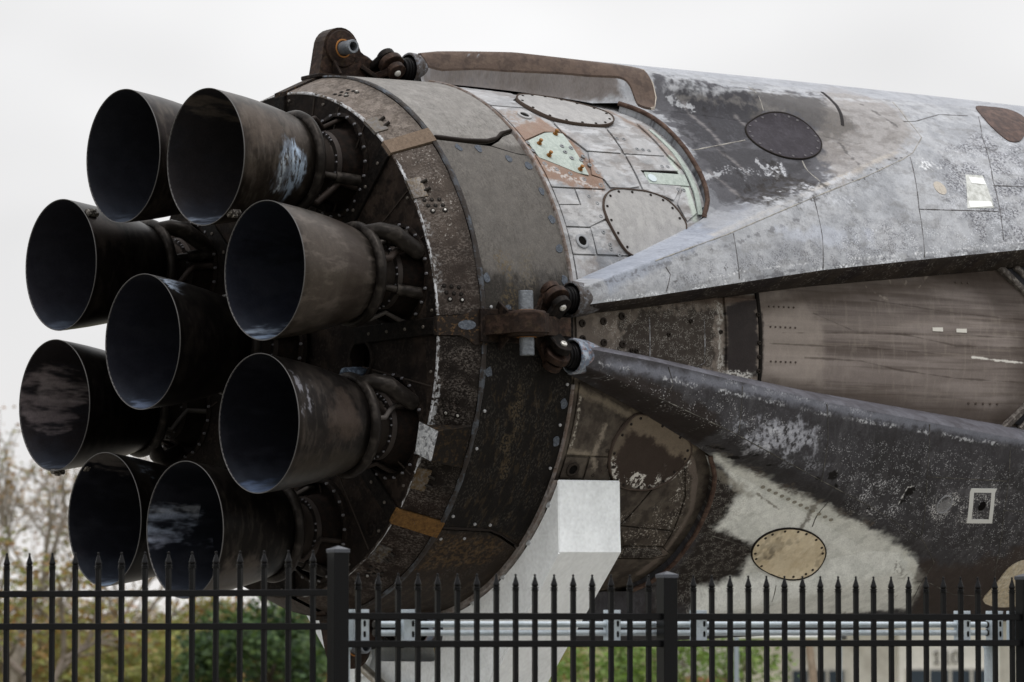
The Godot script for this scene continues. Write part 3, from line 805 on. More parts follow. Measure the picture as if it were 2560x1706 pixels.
	t.poly([2.54, -26.2, 2.62, -18.9, 2.71, -16.3, 3.22, -22.9, 3.23, -25.9, 3.17, -29, 2.99, -32.5, 2.68, -31.8], "3d342f", 0.95, 0.02, {"na": 0.02, "nf": 10})
	t.line([2.69, -17, 3.21, -23.4], 0.14, "85796a", 0.75, 0.05, {"na": 0.06, "nf": 7})
	t.line([2.54, -25.2, 2.62, -18.9], 0.06, "776c5f", 0.6, 0.04, {"na": 0.05, "nf": 8})
	t.ell(2.81, -30.2, 0.07, 0.05, "d8d5cf", 0.95, 0.01, {"na": 0.05, "nf": 14, "tf": 22, "lo": 0.44, "hi": 0.5})
	t.ell(3.01, -29.6, 0.03, 0.07, "d8d5cf", 0.95, 0.01, {"na": 0.04, "nf": 18, "tf": 26, "lo": 0.46, "hi": 0.5})
	t.line([2.58, -28.2, 2.69, -31.5, 2.99, -32.2, 3.14, -29.5, 3.24, -26.1], 0.03, "dcd9d3", 0.95, 0.01, {"na": 0.03, "nf": 14, "tf": 30, "lo": 0.45, "hi": 0.5})
	t.line([2.54, -25.2, 2.63, -29.7], 0.05, "d0cdc7", 0.8, 0.02, {"na": 0.05, "nf": 18, "tf": 30, "lo": 0.52, "hi": 0.56})
	t.tone = 0.84
	papers["aft"] = t
	paint_mats["aft"] = t.finish()

func paint_blankets() -> void:
	var t := Paint.new(41, 1.3, 2.14, -95.0, 98.0, 0.0321, 200, 1480, "8f8c89", 0.16, 0.10)
	t.fill("a09d9a", 0.4, {"nf": 3, "lo": 0.44, "hi": 0.66})
	t.fill("757370", 0.35, {"nf": 24, "ns": 0.5, "lo": 0.48, "hi": 0.66})
	t.poly([1.3, -95, 1.3, 45, 2.14, 45, 2.14, -95], "555250", 0.95, 0.05, {"na": 0.03, "nf": 8})
	t.poly([1.3, 12, 1.3, 45, 2.14, 45, 2.14, 14], "736f6b", 0.6, 0.12, {"na": 0.16, "nf": 7, "ns": 0.5})
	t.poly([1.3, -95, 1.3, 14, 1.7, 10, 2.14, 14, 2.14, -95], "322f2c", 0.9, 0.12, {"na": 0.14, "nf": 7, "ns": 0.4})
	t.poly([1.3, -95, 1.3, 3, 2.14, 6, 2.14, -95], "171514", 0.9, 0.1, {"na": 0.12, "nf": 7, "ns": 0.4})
	t.poly([1.5, 2, 1.5, 16, 1.62, 17, 1.62, 4], "6e6048", 0.6, 0.06, {"na": 0.07, "nf": 16, "ns": 0.3, "tf": 30, "lo": 0.45, "hi": 0.6})
	t.poly([1.68, 4, 1.68, 18, 1.8, 18, 1.8, 6], "6c655a", 0.6, 0.06, {"na": 0.07, "nf": 16, "ns": 0.3, "tf": 30, "lo": 0.42, "hi": 0.6})
	t.poly([1.6, -30, 1.6, -12, 1.7, -10, 1.7, -30], "5d513f", 0.7, 0.05, {"na": 0.07, "nf": 12, "ns": 0.4, "tf": 40, "lo": 0.44, "hi": 0.58})
	t.poly([1.44, -60, 1.44, -10, 2, -10, 2, -60], "4b3f30", 0.4, 0.08, {"na": 0.1, "nf": 5, "tf": 18, "ts": 0.3, "lo": 0.56, "hi": 0.68})
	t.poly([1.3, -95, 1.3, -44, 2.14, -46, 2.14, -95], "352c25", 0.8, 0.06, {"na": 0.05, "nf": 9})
	t.poly([1.4, -56, 1.4, -45.5, 1.95, -46, 1.95, -54], "6a553a", 0.6, 0.06, {"na": 0.09, "nf": 9, "tf": 20, "lo": 0.46, "hi": 0.58})
	t.poly([1.3, -90, 1.3, -60, 2.14, -56, 2.14, -92], "463b31", 0.55, 0.06, {"na": 0.06, "nf": 9, "tf": 12, "ts": 0.3, "lo": 0.5, "hi": 0.64})
	t.fill("24201d", 0.25, {"nf": 45, "ns": 0.4, "lo": 0.5, "hi": 0.66})
	t.fill("a39b90", 0.1, {"nf": 60, "ns": 0.5, "lo": 0.54, "hi": 0.64})
	t.tone = 0.7
	papers["blankets"] = t
	paint_mats["blankets"] = t.finish()

func paint_skirt() -> void:
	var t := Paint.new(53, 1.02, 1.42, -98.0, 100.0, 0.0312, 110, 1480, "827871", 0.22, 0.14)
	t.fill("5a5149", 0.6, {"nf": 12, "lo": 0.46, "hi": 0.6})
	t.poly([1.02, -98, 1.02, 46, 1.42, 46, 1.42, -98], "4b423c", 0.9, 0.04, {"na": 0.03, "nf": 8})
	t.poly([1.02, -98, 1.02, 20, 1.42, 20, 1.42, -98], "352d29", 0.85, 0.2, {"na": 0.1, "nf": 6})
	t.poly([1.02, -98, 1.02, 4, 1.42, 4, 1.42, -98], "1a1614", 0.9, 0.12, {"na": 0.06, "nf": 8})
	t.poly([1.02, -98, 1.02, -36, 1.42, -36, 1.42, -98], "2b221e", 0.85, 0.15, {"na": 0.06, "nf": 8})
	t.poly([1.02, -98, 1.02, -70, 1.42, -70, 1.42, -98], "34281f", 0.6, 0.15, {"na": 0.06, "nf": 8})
	t.fill("2a2420", 0.4, {"nf": 50, "ns": 0.5, "lo": 0.46, "hi": 0.62})
	t.fill("b3aaa3", 0.22, {"nf": 60, "ns": 2, "lo": 0.46, "hi": 0.66})
	t.fill("a79d94", 0.2, {"nf": 90, "lo": 0.56, "hi": 0.64})
	t.poly([1.02, 46, 1.02, 100, 1.08, 100, 1.08, 46], "d2d3d6", 0.95, 0.006, {"na": 0.012, "nf": 14, "tf": 25, "lo": 0.36, "hi": 0.5})
	t.poly([1.02, -32, 1.02, 42, 1.078, 42, 1.078, -32], "c6c8cc", 0.9, 0.005, {"na": 0.012, "nf": 18, "tf": 22, "lo": 0.42, "hi": 0.54})
	t.poly([1.02, 6, 1.02, 40, 1.11, 36, 1.11, 8], "b9b9ba", 0.5, 0.02, {"na": 0.03, "nf": 12, "tf": 40, "lo": 0.48, "hi": 0.6})
	t.poly([1.02, -30, 1.02, -8, 1.1, -10, 1.1, -28], "c0c2c6", 0.8, 0.01, {"na": 0.015, "nf": 16, "tf": 20, "lo": 0.42, "hi": 0.52})
	t.poly([1.3, -98, 1.3, 100, 1.42, 100, 1.42, -98], "2f2a27", 0.35, 0.05, {"na": 0.04, "nf": 8})
	t.poly([1.1, 20, 1.1, 45, 1.34, 45, 1.34, 20], "cfcac4", 0.6, 0.05, {"na": 0.06, "nf": 8, "tf": 36, "lo": 0.66, "hi": 0.7})
	t.tone = 0.62
	papers["skirt"] = t
	paint_mats["skirt"] = t.finish()

func paint_tank() -> void:
	var t := Paint.new(61, 3.7, 8.3, -40.0, 45.0, 0.0321, 920, 540, "7d7470", 0.07, 0.05)
	t.fill("928985", 0.6, {"nf": 3, "ns": 8, "lo": 0.4, "hi": 0.64})
	t.fill("534a46", 0.6, {"nf": 6, "ns": 30, "lo": 0.48, "hi": 0.72})
	t.fill("4b423c", 0.4, {"nf": 16, "ns": 50, "lo": 0.52, "hi": 0.7})
	t.fill("a1978d", 0.25, {"nf": 30, "ns": 50, "lo": 0.5, "hi": 0.7})
	t.fill("a39a90", 0.15, {"nf": 14, "ns": 0.2, "lo": 0.55, "hi": 0.7})
	t.poly([3.7, -9, 3.7, 9, 4.05, 11, 4.3, 5, 4.3, -9], "a59b93", 0.55, 0.12, {"na": 0.08, "nf": 5})
	t.poly([3.7, 6.5, 3.7, 10, 8.3, 30, 8.3, 20, 5, 12], "4a4039", 0.75, 0.12, {"na": 0.06, "nf": 4, "ns": 4})
	t.poly([3.7, -9, 3.7, -6.8, 5, -10, 8.3, -20, 8.3, -30], "4a4039", 0.65, 0.12, {"na": 0.06, "nf": 4, "ns": 4})
	t.poly([5.5, 20, 8.3, 28, 8.3, -25, 6, -16, 6.1, 5], "3b332e", 0.6, 0.3, {"na": 0.2, "nf": 3, "ns": 3})
	t.line([4.22, 7, 4.58, 3.5, 5.07, 3.1, 5.56, 1.1, 6.21, 1.2], 0.007, "3d3530", 0.6, 0.007, {"na": 0.012, "nf": 4, "ns": 2})
	t.line([3.93, 2.4, 4.53, 3, 5.57, 3.4, 6.22, 3.4], 0.007, "3d3530", 0.6, 0.007, {"na": 0.012, "nf": 4, "ns": 2})
	t.line([4.13, -2.7, 4.65, -3, 4.98, -4.6, 5.57, -6.1, 6.22, -6.5], 0.007, "3d3530", 0.6, 0.007, {"na": 0.012, "nf": 4, "ns": 2})
	t.line([3.81, -0, 4.73, -0.1, 6.21, -1.7], 0.007, "3d3530", 0.6, 0.007, {"na": 0.012, "nf": 4, "ns": 2})
	t.line([4.77, 10.5, 5.59, 8.4, 6.23, 7.6], 0.007, "3d3530", 0.6, 0.007, {"na": 0.012, "nf": 4, "ns": 2})
	t.line([4.99, 13.7, 4.97, 18.2], 0.004, "b9afa4", 0.4, 0.01, {"na": 0.03, "nf": 9})
	t.line([5.12, 13.8, 5.21, 19.1], 0.004, "b9afa4", 0.4, 0.01, {"na": 0.03, "nf": 9})
	t.line([5.24, 13.5, 5.4, 17.8], 0.004, "b9afa4", 0.4, 0.01, {"na": 0.03, "nf": 9})
	t.line([4.93, 10.7, 4.75, 13.4], 0.004, "b9afa4", 0.4, 0.01, {"na": 0.03, "nf": 9})
	t.line([3.75, 6.5, 3.74, -6.6], 0.02, "2a2523", 0.85, 0.02, {"na": 0.02, "nf": 9})
	t.line([5.71, -1.3, 6.21, -2.2], 0.012, "e2e0da", 0.9, 0.006, {"na": 0.012, "nf": 20, "ns": 3})
	t.tone = 0.82
	papers["tank"] = t
	paint_mats["tank"] = t.finish()


# ---------------------------------------------------------------- the rocket
func build_rocket() -> void:
	rocket = thing("rocket_stage", "huge soot-stained rocket stage with nine black engine nozzles, lying on a white cradle", "rocket")
	var ax := Vector3(0.78917, 0.00929, -0.61410); var ay := Vector3(-0.00733, 0.99996, 0.00571); var az := Vector3(0.61413, 0.0, 0.78920)
	rocket.transform = Transform3D(Basis(ax, ay, az), Vector3(-2.37324, 3.51664, -29.94063))
	build_barrel()
	build_engines()
	build_base()
	build_skirt()
	build_aft_panels()
	build_leg(LEG_UP, "upper_leg", true)
	build_leg(LEG_LOW, "lower_leg", false)
	build_far_legs()
	for th in [TIE, TIE + 90.0, TIE - 90.0, TIE + 180.0]: build_lug(th)

func bell_mat(sd: int, base: String, light: float, marks: Callable, rough: float, tone: float) -> Array:
	var dk := func(hex: String) -> String:
		var c := Color(hex).srgb_to_linear() * tone
		return c.linear_to_srgb().to_html(false)
	var t := Paint.new(sd, 0, 0.74, -180, 180, 0.0068, 130, 420, dk.call(base), 0.12, 0.06)
	t.fill(dk.call("2a2624"), 0.5, {"nf": 2.4, "lo": 0.42, "hi": 0.66})
	t.fill(dk.call("776d65"), light, {"nf": 3.0, "ns": 0.6, "lo": 0.46, "hi": 0.70})
	t.fill(dk.call("948a80"), light * 0.5, {"nf": 16.0, "ns": 0.3, "lo": 0.5, "hi": 0.72})
	t.line([0.02, -180, 0.02, 180], 0.03, dk.call("15130f"), 0.5, 0.02, {})
	t.line([0.66, -180, 0.66, 180], 0.10, dk.call("1a1715"), 0.7, 0.04, {"na": 0.03, "nf": 4.0})
	marks.call(t)
	t.rough = rough; t.metal = 0.55; t.bump = 0.0
	return [t, t.finish()]

func build_engines() -> void:
	var spots := [[0.014, -0.388, 1.258], [0.007, 0.608, 1.17], [0.009, -1.161, 0.575], [0.016, 1.263, 0.386], [-0.062, -0.04, -0.009], [0.008, -1.246, -0.381], [0.021, 1.184, -0.592], [0.0, -0.605, -1.173], [-0.014, 0.382, -1.26]]
	var tags := ["upper left nozzle behind its neighbour, with a small bright scuff at the rim", "upper right nozzle with a pale blue scuffed patch on its side", "middle left nozzle with a small bracket at the top of its rim", "brown nozzle on the right of the middle row, streaked inside", "dark centre nozzle with a pale scuff on its top", "lower left nozzle with a peeling grey patch inside", "lower right nozzle, nearest of all and grey-black", "bottom left nozzle with a straight soot line across its inside", "bottom right nozzle with white scrapes inside"]
	var tone := ["4a4340", "5a5049", "3a3431", "6e645c", "2d2a2a", "2f2b29", "4a4643", "2c2927", "302c2a"]
	var light := [0.6, 0.75, 0.35, 0.9, 0.2, 0.25, 0.55, 0.2, 0.35]
	var marks := [
		func(t): t.ell(0.22, -20, 0.03, 0.08, "cfc2b4", 0.8, 0.03, {"na": 0.03, "nf": 14.0}),
		func(t):
			t.ell(0.42, -12, 0.13, 0.20, "aebfd4", 0.9, 0.06, {"na": 0.10, "nf": 8.0, "ns": 0.4, "tf": 30.0, "ts": 0.2, "lo": 0.3, "hi": 0.55})
			t.ell(0.40, -20, 0.07, 0.12, "d5e0ec", 0.7, 0.05, {"na": 0.08, "nf": 9.0, "tf": 40.0, "ts": 0.3, "lo": 0.42, "hi": 0.58})
			t.ell(0.2, 30, 0.2, 0.12, "5f554d", 0.4, 0.08, {"na": 0.1, "nf": 5.0}),
		func(t): t.ell(0.15, 30, 0.14, 0.1, "453d38", 0.5, 0.08, {"na": 0.1, "nf": 6.0}),
		func(t):
			t.poly([0.0, -60, 0.62, -60, 0.62, 60, 0.0, 60], "4f4843", 0.6, 0.15, {"na": 0.1, "nf": 4.0})
			t.fill("6a625c", 0.35, {"nf": 9.0, "ns": 3.0, "lo": 0.48, "hi": 0.68})
			t.line([0.45, -90, 0.5, 70], 0.22, "332c28", 0.6, 0.1, {"na": 0.1, "nf": 5.0}),
		func(t):
			t.ell(0.16, 58, 0.13, 0.09, "b6c4d8", 0.9, 0.04, {"na": 0.06, "nf": 9.0, "tf": 34.0, "ts": 4.0, "lo": 0.36, "hi": 0.56}),
		func(t): t.ell(0.4, -70, 0.2, 0.1, "3f342d", 0.5, 0.1, {"na": 0.1, "nf": 6.0}),
		func(t):
			t.ell(0.42, 6, 0.14, 0.16, "4a403a", 0.65, 0.1, {"na": 0.1, "nf": 6.0})
			t.ell(0.35, -50, 0.35, 0.12, "3d372f", 0.5, 0.1, {"na": 0.1, "nf": 5.0})
			t.ell(0.08, 25, 0.05, 0.12, "83838a", 0.6, 0.03, {"na": 0.08, "nf": 10.0, "tf": 16.0, "ts": 0.3, "lo": 0.5, "hi": 0.62}),
		func(t): t.ell(0.12, 60, 0.12, 0.1, "8e98a6", 0.6, 0.05, {"na": 0.08, "nf": 9.0, "tf": 30.0, "ts": 3.0, "lo": 0.48, "hi": 0.6}),
		func(t): t.ell(0.2, -60, 0.25, 0.22, "57504a", 0.6, 0.1, {"na": 0.1, "nf": 6.0})]
	var prof := [Vector2(0, 0.4505), Vector2(0.04, 0.4455), Vector2(0.12, 0.434), Vector2(0.22, 0.418), Vector2(0.33, 0.397), Vector2(0.44, 0.372), Vector2(0.54, 0.345), Vector2(0.62, 0.319), Vector2(0.68, 0.295), Vector2(0.72, 0.272), Vector2(0.735, 0.2)]
	var inner := []
	for q in prof: inner.append(Vector2(q.x + 0.001, q.y - 0.005))
	inner[-1] = Vector2(0.736, 0.12)
	var liner := Mb.new()
	liner.grid(72, inner.size() - 1, func(i, j):
		var a: float = deg_to_rad(-270.0 + 5.0 * i)
		return Vector3(inner[j].x, inner[j].y * sin(a), inner[j].y * cos(a)), func(i, j): return Vector2(inner[j].x / 0.74, i / 72.0))
	var liner_mesh := liner.mesh()
	var rim := Mb.new()
	rim.lathe(Transform3D(), [Vector2(0.006, 0.4500), Vector2(0.002, 0.4512), Vector2(-0.001, 0.4506), Vector2(-0.0015, 0.4480), Vector2(0.001, 0.4455), Vector2(0.006, 0.4445)], -180, 180, 96, -1.0)
	var man := Mb.new()
	var ring := []
	for i in 13:
		var a := TAU * i / 12.0
		ring.append(Vector2(0.705 - 0.036 * cos(a), 0.312 + 0.036 * sin(a)))
	man.lathe(Transform3D(), ring, -180, 180, 64, -1.0)
	var throat := Mb.new()
	throat.lathe(Transform3D(), [Vector2(0.71, 0.285), Vector2(0.745, 0.24), Vector2(0.77, 0.205), Vector2(0.80, 0.190), Vector2(0.88, 0.183), Vector2(0.905, 0.187), Vector2(0.91, 0.195)], -180, 180, 48, -1.0)
	var clamp_m := Mb.new()
	clamp_m.lathe(Transform3D(), [Vector2(0.905, 0.18), Vector2(0.905, 0.222), Vector2(0.94, 0.226), Vector2(0.945, 0.19)], -180, 180, 48)
	var boot := Mb.new()
	boot.grid(72, 9, func(i, j):
		var a: float = TAU * i / 72.0
		var q: Vector2 = [Vector2(0.935, 0.205), Vector2(0.96, 0.222), Vector2(1.0, 0.236), Vector2(1.05, 0.246), Vector2(1.10, 0.262), Vector2(1.115, 0.285), Vector2(1.09, 0.305), Vector2(1.06, 0.315), Vector2(1.035, 0.322), Vector2(1.04, 0.33)][j]
		var f := 0.006 * sin(a * 17.0) * sin(j * 1.7) + 0.008 * sin(a * 5.0 + j)
		return Vector3(q.x, (q.y + f) * sin(a), (q.y + f) * cos(a)), null, true)
	var flange := Mb.new()
	flange.lathe(Transform3D(), [Vector2(1.10, 0.318), Vector2(1.045, 0.322), Vector2(1.042, 0.332), Vector2(1.05, 0.352), Vector2(1.085, 0.356)], -180, 180, 64)
	var bolts := Mb.new()
	for i in 22:
		var a := deg_to_rad(i * 360.0 / 22.0)
		bolts.lathe(Transform3D(Basis(), Vector3(0, 0.34 * sin(a), 0.34 * cos(a))), [Vector2(1.034, 0.0), Vector2(1.034, 0.009), Vector2(1.05, 0.011)], 0, 360, 6)
	for i in 34:
		if i % 5 == 3 or i % 7 == 2: continue
		var a := deg_to_rad(i * 360.0 / 34.0 + rng.randf_range(-2, 2))
		bolts.lathe(Transform3D(Basis(), Vector3(0, 0.212 * sin(a), 0.212 * cos(a))), [Vector2(0.894, 0.0), Vector2(0.894, 0.007), Vector2(0.906, 0.008)], 0, 360, 6)
	var liners := [inner_mat(301, "23242a", []), inner_mat(302, "2b292b", [[0.30, 115, 0.3, 0.10, "6b625b"], [0.12, -108, 0.16, 0.07, "a4b0c4"], [0.12, -85, 0.12, 0.03, "a9b2c2"], [0.1, -62, 0.2, 0.02, "8d96a6"]]), inner_mat(303, "24242a", []), inner_mat(304, "20222a", [[0.3, 150, 0.25, 0.12, "15161a"], [0.15, -95, 0.25, 0.10, "a0b4d0"], [0.1, -120, 0.15, 0.03, "a3b0c2"], [0.2, 10, 0.3, 0.1, "15161a"]]), inner_mat(305, "202128", [[0.2, -90, 0.25, 0.16, "7a88a4"]]), inner_mat(306, "272426", [[0.2, 170, 0.22, 0.22, "8f8486"], [0.3, 160, 0.2, 0.1, "9f9596"]]), inner_mat(307, "17181d", [[0.2, -90, 0.3, 0.2, "62728f"]]), inner_mat(308, "17181d", [[0.25, 100, 0.4, 0.18, "77716e"], [0.1, -90, 0.12, 0.1, "9fb2cc"]]), inner_mat(309, "181a20", [[0.15, 172, 0.22, 0.07, "a3aec2"], [0.1, 160, 0.16, 0.015, "a4a9b2"], [0.2, 185, 0.16, 0.02, "8b90a0"]])]  # scuffs and streaks; bluish ones at the bottom add painted sky sheen
	for k in 9:
		var pm := bell_mat(100 + k, tone[k], light[k], marks[k], 0.38, [0.32, 0.34, 0.24, 0.24, 0.24, 0.2, 0.28, 0.24, 0.24][k])
		var shell := Mb.new()
		shell.grid(72, prof.size() - 1, func(i, j):
			var a: float = deg_to_rad(-180.0 + 5.0 * i)
			return Vector3(prof[j].x, prof[j].y * sin(a), prof[j].y * cos(a)),
			func(i, j): return pm[0].uv(prof[j].x, -180.0 + 5.0 * i), true)
		var off := Vector3(spots[k][0], spots[k][2], spots[k][1])
		var e := obj("engine_nozzle", shell.mesh(), pm[1], rocket, Transform3D(Basis(), off))
		e.set_meta("label", tags[k])
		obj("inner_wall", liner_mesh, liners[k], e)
		obj("rim", rim.mesh(), mat("565555", 0.5, 0.4), e)
		obj("manifold", man.mesh(), worn("manifold", 72, "201d1b", [["4a4541", .6, 5.0, .5, .65], ["1d1a19", .5, 9.0, .5, .65]], 0.4, 0.3), e)
		obj("throat", throat.mesh(), mat("2c2724", 0.5, 0.3), e)
		obj("clamp_ring", clamp_m.mesh(), mat("3a3533", 0.45, 0.4), e)
		obj("boot", boot.mesh(), worn("boot", 73, "14100e", [["261b16", .6, 8.0, .48, .62], ["171311", .5, 20.0, .5, .62]], 0.8, 0.0, 2.0), e)
		obj("flange", flange.mesh(), worn("flange", 74, "171311", [["302924", .5, 8.0, .5, .64]], 0.6, 0.1, 2.0), e)
		stuff(obj("bolt_heads", bolts.mesh(), mat("6f6e72", 0.45, 0.3), e))
		for j in 3:
			var ha: float = 25.0 + 120.0 * j + 37.0 * k
			var r1 := radial(ha); var r2 := radial(ha + 24.0)
			var hose := Mb.new()
			hose.tube([r1 * 0.30 + Vector3(0.715, 0, 0), r1 * 0.325 + Vector3(0.77, 0, 0), r1.lerp(r2, 0.5) * 0.29 + Vector3(0.85, 0, 0), r2 * 0.245 + Vector3(0.93, 0, 0), r2 * 0.285 + Vector3(1.02, 0, 0), r2 * 0.31 + Vector3(1.09, 0, 0)], 0.016 if j < 2 else 0.024, 8)
			obj("hose", hose.mesh(), mat("2b2522" if j != 1 else "4a4644", 0.5, 0.2), e)
		for j in 2:
			var ha: float = 200.0 + 90.0 * j + 45.0 * k
			var r1 := radial(ha)
			var ac := Mb.new()
			ac.tube([r1 * 0.20 + Vector3(0.80, 0, 0), r1 * 0.245 + Vector3(0.90, 0, 0)], 0.024, 10)
			ac.tube([r1 * 0.24 + Vector3(0.89, 0, 0), r1 * 0.30 + Vector3(1.06, 0, 0)], 0.038, 12)
			ac.ball(r1 * 0.20 + Vector3(0.80, 0, 0), 0.036)
			obj("actuator", ac.mesh(), worn("manifold", 72, "", [], 0, 0), e)
		if k in [3, 5, 6, 2]:
			var pipe := Mb.new()
			var up := 62.0 if k != 5 else -60.0
			var r0 := radial(up)
			var side := radial(up - 90.0)
			pipe.tube([r0 * 0.30 + side * -0.02 + Vector3(0.70, 0, 0), r0 * 0.345 + side * 0.06 + Vector3(0.76, 0, 0), r0 * 0.35 + side * 0.12 + Vector3(0.84, 0, 0), r0 * 0.31 + side * 0.16 + Vector3(0.92, 0, 0), r0 * 0.25 + side * 0.17 + Vector3(1.04, 0, 0)], [0.04, 0.055, 0.06, 0.058, 0.055], 14)
			obj("exhaust_pipe", pipe.mesh(), worn("manifold", 72, "", [], 0, 0), e)
		if k in [1, 2, 5, 7]:
			var br := Mb.new()
			var a: float = {1: -58.0, 2: 48.0, 5: -96.0, 7: 128.0}[k]
			var rd := radial(a)
			br.box(Transform3D(Basis(Vector3(1, 0, 0), rd, Vector3(1, 0, 0).cross(rd)), rd * 0.455 + Vector3(0.06, 0, 0)), Vector3(0.09, 0.035, 0.06), 0.008)
			br.box(Transform3D(Basis(Vector3(1, 0, 0), rd, Vector3(1, 0, 0).cross(rd)), rd * 0.468 + Vector3(0.06, 0, 0)), Vector3(0.04, 0.03, 0.03), 0.006)
			obj("bracket", br.mesh(), worn("scuffed", 75, "3d3936", [["a29d96", .8, 14.0, .52, .62]], 0.5, 0.3, 3.0), e)

func inner_mat(sd: int, base: String, marks: Array) -> StandardMaterial3D:
	var t := Paint.new(sd, 0, 0.74, -270, 90, 0.0065, 110, 300, base, 0.14, 0.03)
	t.fill("2c2d33", 0.4, {"nf": 2.5, "ns": 2.5, "lo": 0.44, "hi": 0.68})
	t.ell(0.1, -80, 0.35, 0.36, "353a44", 0.6, 0.25, {"na": 0.1, "nf": 3.0})  # sky sheen on the lower inside, painted into the colour
	t.ell(0.06, -85, 0.2, 0.2, "6a7484", 0.4, 0.10, {"na": 0.1, "nf": 9.0, "ns": 3.0, "tf": 12.0, "ts": 5.0, "lo": 0.4, "hi": 0.62})  # brighter streaks of the same painted sheen
	for m in marks:
		for turn in [0.0, -360.0]:
			t.ell(m[0], m[1] + turn, m[2], m[3], m[4], 0.55, 0.05, {"na": 0.10, "nf": 7.0, "ns": 3.0, "tf": 9.0, "ts": 5.0, "lo": 0.30, "hi": 0.62})
	t.bump = 0.0; t.rough = 0.42; t.metal = 0.3
	return t.finish()

func build_barrel() -> void:
	var b := Mb.new()
	var t: Paint = papers["tank"]
	b.grid(90, 12, func(i, j): return cyl(lerpf(2.05, 16.0, j / 12.0), -180.0 + 4.0 * i, 1.80), func(i, j): return t.uv(lerpf(2.05, 16.0, j / 12.0), -180.0 + 4.0 * i), true)
	b.disc(Transform3D(), 16.0, 1.80, 60, false)
	obj("inner_barrel", b.mesh(), mat("2a2522", 0.8), rocket)
	var k := Mb.new()
	k.grid(20, 12, func(i, j): return cyl(lerpf(3.735, 8.2, j / 12.0), -35.0 + 3.75 * i, 1.83), func(i, j): return t.uv(lerpf(3.735, 8.2, j / 12.0), -35.0 + 3.75 * i), true)
	obj("tank_skin", k.mesh(), paint_mats["tank"], rocket)
	var body := Mb.new()
	body.grid(60, 4, func(i, j): return cyl(lerpf(3.735, 15.9, j / 4.0), 40.0 + 285.0 * i / 60.0, 1.825), null, true)
	obj("tank_skin", body.mesh(), worn("far_skin", 81, "37322f", [["4a4440", .6, 2.0, .46, .62]], 0.6, 0.0, 0.3), rocket)
	var fore := Mb.new()
	fore.grid(16, 2, func(i, j): return cyl(lerpf(8.21, 15.9, j / 2.0), -38.0 + 80.0 * i / 16.0, 1.828), null, true)
	obj("tank_skin", fore.mesh(), worn("far_skin", 81, "", [], 0, 0), rocket)
	# small rivet rows and plates on the bare tank
	var rv := Mb.new()
	for row in [[3.82, 3.6], [3.82, -3.8], [3.82, 8.0]]:
		for c in 6: bolt_head(rv, row[0] + 0.045 * c, row[1], 0.007, 0.006, func(_s, _t): return 1.83)
	for c in 5: bolt_head(rv, 5.7 + 0.07 * c, -11.5, 0.01, 0.006, func(_s, _t): return 1.83)
	for c in 3: bolt_head(rv, 5.62 + 0.06 * c, 15.5, 0.008, 0.006, func(_s, _t): return 1.83)
	stuff(obj("rivet_rows", rv.mesh(), mat("4d4540", 0.6), rocket))
	for q in [[5.33, 4.15], [5.56, 4.1]]:
		obj("foil_tab", plate([Vector2(q[0], q[1]), Vector2(q[0] + 0.1, q[1]), Vector2(q[0] + 0.1, q[1] + 0.9), Vector2(q[0], q[1] + 0.8)], func(_s, _t): return 1.83, 0.004, 0.006), mat("c9c6bf", 0.4, 0.4), rocket)
	# slanting struts at the right edge
	for sg in [1.0, -1.0]:
		for dd in [0.0, 0.16]:
			var st := Mb.new()
			st.bar(cyl(6.05 + dd, TIE + sg * 18.5, 1.85), cyl(6.72 + dd, TIE + sg * 1.0, 1.855), 0.05, 0.06, radial(TIE + sg * 9.0), 0.008)
			obj("strut", st.mesh(), worn("strut", 82, "4a4542", [["8c8782", .6, 9.0, .52, .64]], 0.5, 0.2, 2.0), rocket)
	var dark := plate([Vector2(6.1, TIE - 16.5), Vector2(6.75, TIE), Vector2(6.1, TIE + 17.5), Vector2(6.45, TIE + 19), Vector2(8.0, TIE + 26), Vector2(8.0, TIE - 26), Vector2(6.4, TIE - 19)], func(_s, _t): return 1.83, 0.02, 0.02)
	obj("dark_panel", dark, worn("dark_panel", 83, "232326", [["3a3a3f", .6, 5.0, .48, .62]], 0.6, 0.0, 1.0), rocket)

